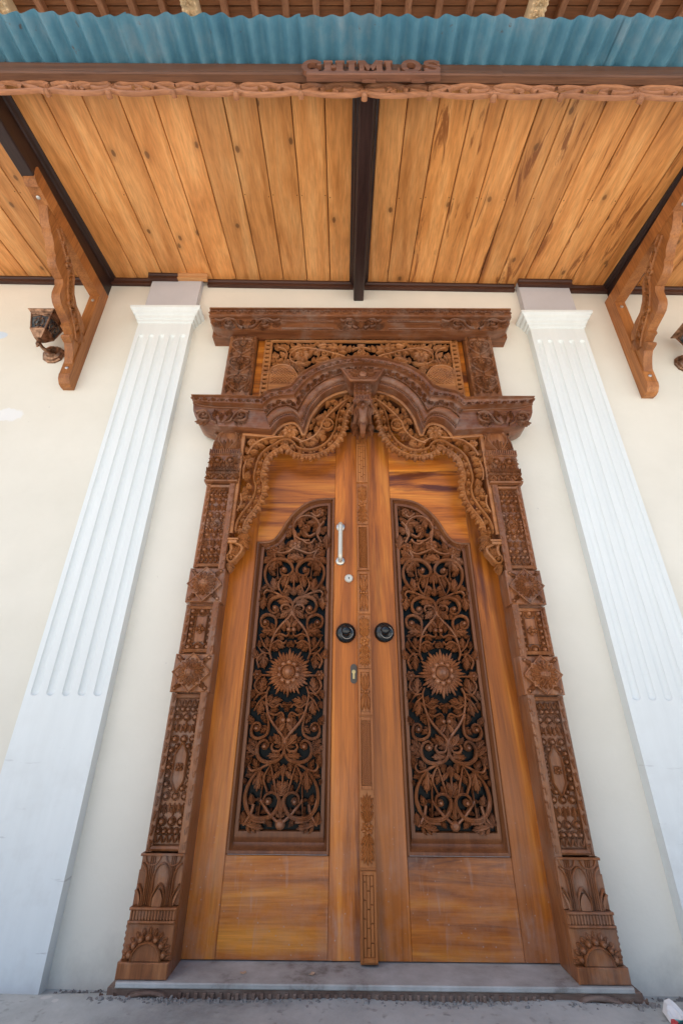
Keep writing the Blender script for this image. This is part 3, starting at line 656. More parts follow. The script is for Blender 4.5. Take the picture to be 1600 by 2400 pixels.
# ---- hood over the doors
UL = [[(-.952, 2.577), (-.75, 2.577), (-.572, 2.570)], [(-.572, 2.570), (-.556, 2.588), (-.528, 2.612), (-.49, 2.624), (-.445, 2.636), (-.402, 2.664)], [(-.402, 2.664), (-.371, 2.712), (-.334, 2.758), (-.256, 2.815), (-.15, 2.857), (-.06, 2.875), (.01, 2.879)]]
LL = [[(-.940, 2.495), (-.918, 2.446), (-.88, 2.416), (-.80, 2.394), (-.65, 2.384), (-.500, 2.370)], [(-.500, 2.370), (-.481, 2.408), (-.444, 2.448), (-.388, 2.463), (-.352, 2.434), (-.326, 2.378)], [(-.326, 2.378), (-.310, 2.446), (-.294, 2.506), (-.257, 2.580), (-.213, 2.634), (-.148, 2.677), (-.062, 2.703), (.01, 2.710)]]
HP = [(0, .03), (0, .212), (.012, .218), (.040, .219), (.05, .213), (.06, .204), (.10, .202), (.235, .198), (.245, .205), (.265, .206), (.275, .192), (.30, .182), (.33, .178), (.50, .172), (.525, .180), (.55, .181), (.575, .172), (.60, .178), (.65, .189), (.72, .192), (.79, .187), (.84, .176), (.86, .168), (.93, .166), (.945, .173), (.985, .173), (1.0, .168), (1.0, .03)]
def smooth(seg, n, straight=False):
    return resample(seg if straight else cr(seg, 10), n)
SEGS = []
for half in (1, -1):
    for k in range(3):
        n = (16, 26, 44)[k]
        U = smooth(UL[k], n, k == 0); L = smooth(LL[k], n)
        if half < 0: U, L = U * [-1, 1], L * [-1, 1]
        SEGS.append((k, half, U, L))
def hood_pos(seg, s, f):
    k, half, U, L = seg; i = min(s * (len(U) - 1), len(U) - 1.001); a = int(i); t = i - a
    u = U[a] * (1 - t) + U[a + 1] * t; l = L[a] * (1 - t) + L[a + 1] * t
    return u * (1 - f) + l * f
mb = MB()
for sg in SEGS:
    k, half, U, L = sg; G = []
    for i in range(len(U)):
        row = []
        for f, h in HP:
            if k == 0:
                hh = h
                if .30 <= f <= .93: hh = .174
                p = U[i] * (1 - f) + L[i] * f
            else: hh = h; p = U[i] * (1 - f) + L[i] * f
            row.append((p[0], -hh, p[1]))
        G.append(row)
    mb.grid(np.array(G))
    if k == 0: mb.add(np.array(G[0]), [tuple(range(len(HP)))])
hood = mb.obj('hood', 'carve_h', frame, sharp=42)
mb = MB()
F = FZ(0)
def along(seg, f, step):
    n = 60; p = np.array([hood_pos(seg, s, f) for s in np.linspace(0, 1, n)])
    ln = np.hypot(*np.diff(p, axis=0).T).sum(); m = max(2, int(ln / step)); return resample(p, m + 1)
for sg in SEGS:
    k, half = sg[0], sg[1]
    p = along(sg, .155, .044)           # crown leaves
    for i in range(len(p) - 1):
        c = (p[i] + p[i + 1]) / 2; t = math.atan2(*(p[i + 1] - p[i])[::-1])
        for q in (-.9, -.3, .3, .9): leaflet(mb, F, c + np.array([math.sin(t), -math.cos(t)]) * .004 * half, t + half * (PI / 2 + q) * (1 if half > 0 else -1) * (1 if half > 0 else 1), .017, .0055, 0, .016, 0, .199)
        dome(mb, F, p[i], .007, .013, 0, .199, 7, 2)
    if k > 0:
        p = along(sg, .42, .026)        # leaf band
        for i in range(len(p) - 1):
            t = math.atan2(*(p[i + 1] - p[i])[::-1]); acanthus(mb, F, p[i], t + (.55 if i % 2 else -.55), .036, .012, -.5 if i % 2 else .5, .019, 0, .171, 1)
        for f, st, r, h0, hh in ((.553, .0115, .0052, .174, .014), (.897, .0125, .0054, .165, .013)):
            p = along(sg, f, st)
            for i in range(len(p) - 1): dome(mb, F, (p[i] + p[i + 1]) / 2, r, hh, 0, h0, 7, 2)
    else:                                # scroll relief on the flat ears
        c0 = half * -.775
        FE = FZ(0, c0, 2.452, -half if half > 0 else 1)
        FE = FZ(0, c0, 2.452, 1)
        leaflet(mb, FE, (0, -.036), PI / 2, .09, .040, 0, .012, 0, .173)
        for q in (-.7, 0, .7): leaflet(mb, FE, (0, -.034), PI / 2 + q * .35, .06, .008, 0, .018, 0, .174)
        for s2 in (1, -1):
            o1 = (.098, .110)[s2 * half > 0]
            volute(mb, FE, (s2 * o1, .004), .036, 1.5, (-2.0 if s2 > 0 else PI + 2.0), s2, .008, .020, 0, .173)
            ribbon(mb, FE, cr([(s2 * .02, -.045), (s2 * .05, -.03), (s2 * .07, .012), (s2 * .10, .042), (s2 * .145, .030)], 6), np.linspace(.004, .010, 25), .018, 0, RR, .173)
            acanthus(mb, FE, (s2 * .03, .0), PI / 2 - s2 * .1, .055, .017, -s2 * .6, .020, 0, .173)
            acanthus(mb, FE, (s2 * .065, -.025), -.35 if s2 > 0 else PI + .35, .08, .018, s2 * .6, .020, 0, .173)
            leaflet(mb, FE, (s2 * .025, -.03), PI / 2 - s2 * .6, .07, .008, s2 * .3, .014, 0, .173)
        p = along(sg, .33, .05); ribbon(mb, F, p, .004, .010, 0, RR, .173)
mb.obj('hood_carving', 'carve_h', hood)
# keystone and boss
mb = MB()
mb.prism([(-.118, 2.752), (-.068, 2.658), (.072, 2.658), (.124, 2.750)], F, .12, .232)
ribbon(mb, F, resample([(-.118, 2.752), (-.068, 2.662), (.072, 2.662), (.124, 2.750)], 30), .006, .016, 0, RR, .230)
dome(mb, F, (.003, 2.712), .026, .020, 0, .230, 14, 4); ring(mb, F, (.003, 2.712), .033, .004, .012, 0, .230)
for q in (-1.25, -.85, -.45, 0, .45, .85, 1.25): acanthus(mb, F, (.003 + math.sin(q) * .025, 2.700 + math.cos(q) * .02), PI / 2 - q, .062, .017, q * .2, .014, 0, .230, 1)
acanthus(mb, F, (.003, 2.665), PI / 2, .03, .03, 0, .014, 0, .232)
mb.box(-.048, .046, -.225, -.10, 2.535, 2.657, .004)
for r_ in range(3):
    for c_ in range(4): acanthus(mb, F, (-.033 + c_ * .0235, 2.572 + r_ * .026), PI / 2, .032, .012, 0, .010, 0, .224, 1)
for c_ in range(6): mb.box(-.045 + c_ * .0155, -.035 + c_ * .0155, -.233, -.22, 2.537, 2.562, .002)
mb.box(-.055, .053, -.237, -.10, 2.514, 2.5345, .004)
key = mb.obj('keystone', 'carve_h', frame, label='keystone carved with a bud above a leaf block')
mb = MB()
G = []
for i in range(15):                       # bird-like head: rounded skull tapering down to a beak
    v = i / 14; z = 2.512 - .175 * v
    wx = .060 * (math.sin(PI * min(1, .25 + .60 * v)) ** .7) * (1 - .45 * max(0, v - .55) / .45)
    dp = .10 + .085 * math.sin(PI * (.15 + .72 * v)) 
    a = np.linspace(0, PI, 17)
    G.append(np.c_[-.003 + wx * np.cos(a), -.12 - (dp - .02) * np.sin(a) ** .8, np.full(17, z)])
mb.grid(np.array(G))
FB = FZ(0)
for q in (-1, 1):
    ribbon(mb, FB, cr([(-.003 + q * .012, 2.517), (-.003 + q * .036, 2.508), (-.003 + q * .050, 2.47), (-.003 + q * .052, 2.41)], 7), .007, .020, .06, RR, np.linspace(.275, .215, 22) if False else .235)
    leaflet(mb, FB, (-.003 + q * .040, 2.445), -PI / 2 - q * .1, .07, .012, 0, .02, .05, .262)
    for k in range(3): acanthus(mb, FB, (-.003 + q * (.030 - k * .004), 2.37 - k * .012), -PI / 2 + q * .9, .045, .012, -q * .4, .014, .03, .215, 1)
    dome(mb, FB, (-.003 + q * .026, 2.462), .010, .012, .01, .285, 9, 3)
for k in range(9):
    q = -1.2 + k * .3; leaflet(mb, FB, (-.003 + .012 * math.sin(q), 2.43 + .012 * math.cos(q)), PI / 2 - q, .022, .005, 0, .012, .0, .301)
dome(mb, FB, (-.003, 2.43), .012, .016, 0, .300, 10, 3)
tube(mb, cr([(-.003, -.19, 2.385), (-.003, -.225, 2.365), (-.003, -.232, 2.342), (-.003, -.21, 2.322), (-.003, -.175, 2.325)], 5), np.r_[np.linspace(.020, .017, 11), np.linspace(.017, .012, 10)], 12)
for o in (-.009, 0, .009): tube(mb, cr([(-.003 + o, -.205, 2.392), (-.003 + o, -.243, 2.366), (-.003 + o, -.250, 2.340), (-.003 + o, -.22, 2.312)], 5), .0042, 6)
mb.obj('carved_head_boss', 'carve_h', frame, label='carved animal head hanging below the keystone')

# ---- pierced spandrels below the hood
def arch_fret(s):
    r = random.Random(11 if s < 0 else 12)
    top = np.concatenate([smooth(LL[0], 10)[-4:], smooth(LL[1], 14), smooth(LL[2], 24)])
    low = cr([(-.046, 2.590), (-.068, 2.575), (-.094, 2.535), (-.105, 2.48), (-.112, 2.418), (-.134, 2.356), (-.165, 2.306), (-.215, 2.264), (-.270, 2.243), (-.330, 2.243), (-.384, 2.266), (-.408, 2.300), (-.430, 2.304), (-.455, 2.284), (-.494, 2.255), (-.522, 2.214), (-.533, 2.155), (-.536, 2.10), (-.522, 2.055), (-.524, 1.99), (-.548, 1.925), (-.584, 1.862), (-.598, 1.815), (-.592, 1.775)], 6)
    F = FZ(0, 0, 0, -s); BA = .016; H0 = .114
    poly = np.r_[[(-.662, 1.76)], [(-.662, 2.415)], top[:-1], low]
    px, pz = poly[:, 0], poly[:, 1]
    def inside(x, z):
        c = False; j = len(px) - 1
        for i in range(len(px)):
            if (pz[i] > z) != (pz[j] > z) and x < (px[j] - px[i]) * (z - pz[i]) / (pz[j] - pz[i]) + px[i]: c = not c
            j = i
        return c
    fl = Fill(inside, (-.70, -.03, 1.60, 2.75), r, .003)
    mb = MB()
    up = normals(low)                      # points to the opening or the board; make it point into the board
    inn = low + up * .001; sgn = 1 if inside(*(low[40] + up[40] * .012)) else -1; up = up * sgn
    ribbon(mb, F, low[:-3], .0046, .016, BA, RR, H0); fl.mark(low, .009)
    off = low + up * .038; keep = off[6:-2]
    ribbon(mb, F, keep, np.r_[np.full(len(keep) - 4, .0042), .005, .004, .003, .002], .016, BA, RR, H0); fl.mark(keep, .007)
    mid = low + up * .021                  # pearls and stubs tying the two ribs
    pp = resample(mid[4:-2], 62)
    for i, q in enumerate(pp):
        if i % 3 == 0:
            n = up[min(4 + int(i * (len(low) - 6) / 62), len(low) - 1)]
            acanthus(mb, F, q - n * .019, math.atan2(n[1], n[0]) + .6, .042, .014, -1.0, .010, BA, H0 - .002, 1); dome(mb, F, q + np.array([n[1], -n[0]]) * .012, .005, .010, BA, H0 - .002, 7, 2)
    fl.mark(mid, .012)
    pp = resample(low, 62); nn = normals(pp) * (1 if sgn > 0 else -1)  # leaf fringe toward the opening
    for i in range(1, 61):
        o = -nn[i]; a = math.atan2(o[1], o[0])
        acanthus(mb, F, pp[i] + nn[i] * .004, a + .25, .038 if i % 2 else .027, .019, -.6, .009, BA, H0 + .003, 2)
    # frame edges
    ribbon(mb, F, [(-.658, 1.78), (-.658, 2.412)], .010, .006, BA + .01, RR, H0); fl.mark(resample([(-.658, 1.78), (-.658, 2.412)], 200), .011)
    tt = top[:-1]; ribbon(mb, F, tt, .012, .006, BA + .01, RR, H0 + .002); fl.mark(resample(tt, 260), .011)
    ribbon(mb, F, [(-.665, 2.405), (-.50, 2.382)], .012, .006, BA, RR, H0)
    # stems
    for st, wd in (([(-.625, 2.245), (-.60, 2.30), (-.55, 2.345), (-.49, 2.36), (-.435, 2.365), (-.395, 2.385)], .006), ([(-.345, 2.325), (-.30, 2.345), (-.262, 2.375), (-.235, 2.42), (-.215, 2.48), (-.17, 2.545), (-.12, 2.60), (-.075, 2.64)], .006),
                   ([(-.640, 1.90), (-.625, 1.95), (-.632, 2.0)], .005), ([(-.628, 2.09), (-.635, 2.15), (-.625, 2.21)], .005), ([(-.40, 2.37), (-.36, 2.35), (-.33, 2.33)], .006)):
        p = cr(st, 8); ribbon(mb, F, p, wd, .012, BA, RR, H0); fl.stem(p, wd)
    flower(mb, F, (-.402, 2.395), .046, 8, .020, BA, H0 + .004, .28, .3); fl.mark([(-.402, 2.395)], .034); fl.src.append(np.array([(-.402, 2.395), (-.40, 2.40), (-.41, 2.41)]))
    flower(mb, F, (-.197, 2.452), .022, 6, .014, BA, H0, .35, .35); fl.mark([(-.197, 2.452)], .02)
    ring(mb, F, (-.197, 2.452), .034, .004, .012, BA, H0); 
    flower(mb, F, (-.606, 2.325), .026, 6, .014, BA, H0, .35, .35); fl.mark([(-.606, 2.325)], .02)
    fl.grow(mb, F, (.048, .038, .031, .025, .020), 3500, .012, BA, None, H0, 2, .62, .5)
    # volutes at the joints of the ribs
    for c, rr, a0, g in (((-.520, 2.083), .014, 0, 1), ((-.598, 2.045), .013, 2, -1), ((-.580, 1.972), .013, 1, 1), ((-.415, 2.318), .014, 2, 1), ((-.325, 2.29), .013, 0, -1), ((-.588, 1.792), .016, 1, 1)):
        volute(mb, F, c, rr, 1.2, a0, g, .004, .016, BA, H0)
    o = mb.obj('arch_fretwork', 'fret', frame)
    # corbel below it
    mb = MB()
    x0, x1 = sorted((s * .668, s * .615)); mb.box(x0, x1, -.128, -.085, 1.742, 1.752, .002); x0, x1 = sorted((s * .668, s * .622)); mb.box(x0, x1, -.124, -.08, 1.726, 1.7415, .002)
    volute(mb, F, (-.640, 1.655), .026, 1.4, PI * .75, 1, .007, .020, .03, .098)
    ribbon(mb, F, cr([(-.628, 1.73), (-.600, 1.715), (-.598, 1.69), (-.618, 1.66), (-.63, 1.64)], 6), .008, .02, .03, RR, .098)
    ribbon(mb, F, cr([(-.655, 1.728), (-.648, 1.70), (-.655, 1.67)], 6), .009, .02, .03, RR, .098)
    for q in (-.25, .1, .5): acanthus(mb, F, (-.625, 1.76), q, .06, .02, -.8, .016, .025, .10)
    for q in (-1.0, -.6): acanthus(mb, F, (-.62, 1.755), q, .075, .02, -.5, .016, .025, .10)
    acanthus(mb, F, (-.645, 1.635), -PI / 2 - .1, .05, .02, 0, .016, .03, .095)
    for q in (0, 1, 2): leaflet(mb, F, (-.612 - q * .012, 1.715), -PI / 2 - .15, .06, .008, -.2, .018, .03, .098)
    mb.obj('corbel', 'fret', frame)
arch_fret(-1); arch_fret(1)

# ---- transom above the hood
mb = MB(); mb.box(-.66, .66, -.040, .06, 2.55, 3.30, .0)
for k in range(6): pass
mb.obj('transom_board', 'leaf_h', frame, smooth=False)
def transom():
    r = random.Random(21); F = FZ(0); H0 = .060; BA = .008
    x0, x1, z0, z1 = -.612, .622, 2.585, 3.198; hc = .005
    back = MB(); back.box(x0 + .01, x1 - .01, -.0415, -.0405, z0, z1 - .01); back.obj('transom_shade_sheet', 'shade_nail_black', frame, smooth=False)  # black sheet over the board imitates dark depth behind the fretwork
    U = np.concatenate([np.r_[g[2] if g[1] > 0 else g[2][::-1]] for g in [SEGS[0], SEGS[1], SEGS[2]]] + [g[2][::-1] for g in (SEGS[5], SEGS[4], SEGS[3])])
    ux = np.interp
    oo = np.argsort(U[:, 0]); UX, UZ = U[oo, 0], U[oo, 1]
    lowz = lambda x: np.interp(x, UX, UZ) - .07
    ins = lambda x, z: x0 + .045 < x < x1 - .045 and z < z1 - .04 and z > lowz(x)
    fl = Fill(ins, (x0 - .02, x1 + .02, z0, z1 + .02), r, .003)
    mb = MB()
    def bar(a, b, wd, h): ribbon(mb, F, resample([a, b], 8), wd, h, BA, RR, H0); fl.mark(resample([a, b], 300), wd)
    bar((x0 + .004, z0), (x0 + .004, z1), .006, .006); bar((x1 - .004, z0), (x1 - .004, z1), .006, .006); bar((x0, z1 - .003), (x1, z1 - .003), .006, .006)
    bar((x0 + .042, z0), (x0 + .042, z1 - .035), .0075, .010); bar((x1 - .042, z0), (x1 - .042, z1 - .035), .0075, .010); bar((x0 + .035, z1 - .036), (x1 - .035, z1 - .036), .0075, .010)
    for k in range(16):
        z = z1 - .02 - k * .036
        for x in (x0 + .022, x1 - .022): mb.prism([(x - .016, z - .009), (x + .016, z - .012), (x + .016, z + .012), (x - .016, z + .009)], F, H0 - BA, H0 + .003)
    for k in range(33):
        x = x0 + .04 + k * .0365; mb.prism([(x - .010, z1 - .034), (x + .010, z1 - .034), (x + .012, z1 - .002), (x - .012, z1 - .002)], F, H0 - BA, H0 + .003)
    for half in (1, -1):
        g = lambda q: [(hc + half * a, b) for a, b in q]
        for st, wd in (([(.05, 2.985), (.12, 3.03), (.19, 3.055), (.25, 3.075), (.31, 3.09), (.37, 3.095), (.42, 3.075), (.45, 3.035), (.44, 2.985), (.40, 2.96)], .0075),
                       ([(.49, 2.96), (.475, 3.01), (.47, 3.05), (.49, 3.085), (.53, 3.10)], .007), ([(.52, 2.955), (.535, 3.0), (.52, 3.03)], .006),
                       ([(.29, 2.975), (.27, 3.01), (.28, 3.05)], .006), ([(.15, 3.04), (.145, 3.085), (.18, 3.10)], .006), ([(.06, 3.08), (.02, 3.10), (0, 3.06)], .006)):
            p = cr(g(st), 8); ribbon(mb, F, p, wd * .75, .014, BA, RR, H0); fl.stem(p, wd * .75)
        c = (hc + half * .375, 3.025)
        flower(mb, F, c, .050, 9, .022, BA, H0 + .004, .25, .28); fl.mark([c], .035)
        volute(mb, F, (hc + half * .235, 3.045), .026, 1.3, PI / 2, half, .006, .016, BA, H0); fl.mark([(hc + half * .235, 3.045)], .02)
        # scaled hill in the lower corner
        hill = np.array(cr(g([(.568, 2.87), (.555, 2.925), (.50, 2.95), (.44, 2.935), (.405, 2.885), (.385, 2.83)]), 6))
        base_ = np.array(g([(.385, 2.70), (.568, 2.70)]))
        mb.prism(np.r_[hill, base_], F, H0 - BA, H0 + .006); ribbon(mb, F, hill, .006, .014, 0, RR, H0)
        fl.mark([(hc + half * x, z) for x in np.arange(.39, .57, .006) for z in np.arange(2.7, 2.94, .006) if z < np.interp(x, [.385, .405, .44, .50, .555, .568], [2.83, 2.885, 2.935, 2.95, 2.925, 2.87])], .004)
        for k in range(9):
            for dr in (1, -1):
                q = resample(g([(.40 + k * .02 - dr * .075, 2.80), (.40 + k * .02 + dr * .075, 2.95)]), 12)
                q = np.array([p for p in q if .40 < half * (p[0] - hc) < .56 and p[1] < np.interp(half * (p[0] - hc), [.385, .405, .44, .50, .555, .568], [2.82, 2.875, 2.92, 2.935, 2.91, 2.86])])
                if len(q) > 2: ribbon(mb, F, q, .0028, .008, 0, RR, H0 + .004)
        for k in range(8): acanthus(mb, F, (hc + half * (.42 + k * .018), 2.955 - abs(k - 4) * .003), PI / 2 + half * (k - 4) * .1, .035, .012, 0, .014, BA, H0, 1)
        for k in range(6): acanthus(mb, F, (hc + half * (.40 - k * .008), 2.92 - k * .016), PI / 2 - half * -.0 + half * .9, .045, .014, 0, .014, BA, H0, 1)
    flower(mb, F, (hc, 3.055), .030, 7, .018, BA, H0, .3, .32); fl.mark([(hc, 3.055)], .026)
    fl.grow(mb, F, (.06, .048, .039, .032, .026, .021, .018), 4500, .011, BA, hc, H0, 2, .48, .40)
    mb.obj('transom_fretwork', 'fret', frame)
transom()
# ---- posts either side of the transom
def post(s):
    F = FZ(0, s * .742, 0, s); mb = MB()
    x0, x1 = sorted((s * .664, s * .832)); mb.box(x0, x1, -.094, -.0, 2.56, 3.20, .004)
    H0 = .092
    mb.prism([(-.07, 2.60), (.075, 2.60), (.075, 2.66), (.035, 2.71), (0, 2.655), (-.035, 2.71), (-.07, 2.66)], F, H0 - .01, H0 + .008)
    for sg in (1, -1):
        mb.prism([(sg * .036, 2.712), (sg * .006, 2.655), (sg * .068, 2.655)][::sg], F, H0, H0 + .016)
        for k in range(4): leaflet(mb, F, (sg * (.02 + k * .013), 2.70), PI / 2 - sg * (k - 1) * .2, .045, .008, 0, .014, 0, H0)
        for zb in (2.755, 2.905, 3.055):
            ribbon(mb, F, cr([(0, zb - .045), (sg * .035, zb - .02), (sg * .068, zb + .025), (sg * .055, zb + .07), (sg * .012, zb + .082), (sg * .004, zb + .10)], 6), .0045, .014, 0, RR, H0)
            volute(mb, F, (sg * .036, zb + .035), .022, 1.2, PI / 2, -sg, .005, .014, 0, H0)
            acanthus(mb, F, (sg * .012, zb + .0), PI / 2 - sg * .6, .055, .015, sg * .6, .014, 0, H0)
            acanthus(mb, F, (sg * .064, zb - .03), PI / 2 + sg * .2, .05, .014, sg * .4, .014, 0, H0)
            acanthus(mb, F, (sg * .060, zb + .08), PI / 2 - sg * .3, .045, .013, -sg * .4, .014, 0, H0)
            acanthus(mb, F, (sg * .02, zb + .045), PI / 2 + sg * .2, .04, .012, 0, .013, 0, H0)
    for zb in (2.755, 2.905, 3.055):
        flower(mb, F, (0, zb + .048), .022, 5, .016, 0, H0, .35, .4, .3); acanthus(mb, F, (0, zb - .03), PI / 2, .055, .016, 0, .014, 0, H0)
    mb.obj('upper_post', 'carve', frame)
post(-1); post(1)
# ---- cornice
mb = MB(); F = FZ(0)
def lintel_outline(o): return [(-.957 + o, 3.262), (-.955 + o, 3.228), (-.930, 3.192 + o), (-.842, 3.165 + o), (-.64, 3.160), (.64, 3.158), (.832, 3.162 + o), (.920, 3.188 + o), (.943 - o, 3.225), (.945 - o, 3.262)]
mb.prism(lintel_outline(0), F, .079, .148); mb.box(-.955, -.664, -.0792, 0, 3.18, 3.262); mb.box(.664, .943, -.0792, 0, 3.18, 3.262)
mb.prism([(-.964, 3.262), (.954, 3.264), (.954, 3.322), (-.964, 3.320)], F, 0, .166)
mb.box(-.967, .957, -.176, 0, 3.3225, 3.334)
for k in range(64):
    x = -.95 + k * .03; acanthus(mb, F, (x, 3.296), 0 if k % 2 else PI, .022, .011, .4, .010, 0, .165, 1); ribbon(mb, F, cr([(x - .012, 3.305), (x, 3.313), (x + .012, 3.305)], 4), .003, .009, 0, RR, .165)
ribbon(mb, F, [(-.962, 3.271), (.952, 3.272)], .006, .007, 0, RR, .165)
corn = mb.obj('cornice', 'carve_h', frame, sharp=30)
mb = MB(); H0 = .147
for c, w in ((-.72, 1.0), (.72, 1.0), (.0, .62)):
    Fc = FZ(0, c, 3.212, 1)
    leaflet(mb, Fc, (0, -.040), PI / 2, .075, .034 * w, 0, .012, 0, H0)
    for s2 in (1, -1):
        volute(mb, Fc, (s2 * .115 * w, .0), .032, 1.5, -2.0 if s2 > 0 else PI + 2.0, s2, .007, .022, 0, H0)
        ribbon(mb, Fc, cr([(s2 * .02, -.042), (s2 * .05, -.02), (s2 * .08 * w, .028), (s2 * .13 * w, .040), (s2 * .17 * w, .02), (s2 * .205 * w, .036)], 6), .007, .020, 0, RR, H0)
        acanthus(mb, Fc, (s2 * .03, -.01), PI / 2 - s2 * .2, .05, .016, -s2 * .6, .020, 0, H0)
        acanthus(mb, Fc, (s2 * .07, -.03), 0 if s2 > 0 else PI, .08, .016, s2 * .4, .020, 0, H0)
        acanthus(mb, Fc, (s2 * .16 * w, -.015), .2 if s2 > 0 else PI - .2, .06, .015, s2 * .5, .020, 0, H0)
for a, b in ((-.50, -.17), (.17, .50)):
    ribbon(mb, F, [(a, 3.238), (b, 3.238)], .005, .010, 0, RR, H0); ribbon(mb, F, [(a, 3.172), (b, 3.172)], .006, .012, 0, RR, H0)
    for k in range(int((b - a) / .022)): dome(mb, F, (a + .01 + k * .022, 3.249), .006, .008, 0, H0, 7, 2)
for k in range(120): dome(mb, F, (-.66 + k * .011, 3.165), .004, .006, 0, H0, 6, 2)
mb.obj('cornice_carving', 'carve_h', corn)
mb = MB(); mb.box(-.663, .663, -.074, 0, 3.186, 3.30, .003); mb.box(-.663, .663, -.0775, -.05, 3.21, 3.30, .002); mb.obj('transom_head_rail', 'carve_h', frame)

# ================================================================== DOOR LEAVES
SO = [(-.149, 2.037), (-.197, 2.034), (-.233, 2.030), (-.268, 2.021), (-.302, 2.006), (-.336, 1.980), (-.369, 1.945), (-.401, 1.898), (-.420, 1.860), (-.436, 1.828), (-.452, 1.803), (-.470, 1.787), (-.490, 1.780), (-.515, 1.778), (-.545, 1.778)]
YD = .014     # door face stands this far out from the wall plane
AX = -.345
def panel_outline(n=46):
    S = resample(cr(SO, 8), n)
    return np.r_[resample([(-.545, .482), (-.149, .482)], 10)[:-1], resample([(-.149, .482), (-.149, 2.037)], 30)[:-1], S[:-1], resample([(-.545, 1.778), (-.545, .482)], 24)[:-1]]
PO = panel_outline()
def inset(P, d, bottom):
    q = P.copy(); n = normals(P, True); 
    q = P + n * d
    q[:, 0] = np.where(np.abs(P[:, 0] + .545) < 1e-6, -.545 + d * 1.0, np.where(np.abs(P[:, 0] + .149) < 1e-6, -.149 - d, q[:, 0]))
    b = np.abs(P[:, 1] - .482) < 1e-6
    q[b, 1] = .482 + bottom; q[b, 0] = np.interp(P[b, 0], [-.545, -.149], [-.545 + d, -.149 - d])
    t = np.abs(P[:, 1] - 2.037) < 1e-6; q[t, 1] = 2.037 - d
    t = (np.abs(P[:, 1] - 1.778) < 1e-6) & (np.abs(P[:, 0] + .545) < 1e-6); q[t, 1] = 1.778 - d
    q[:, 0] = np.clip(q[:, 0], -.545 + d, -.149 - d)
    return q
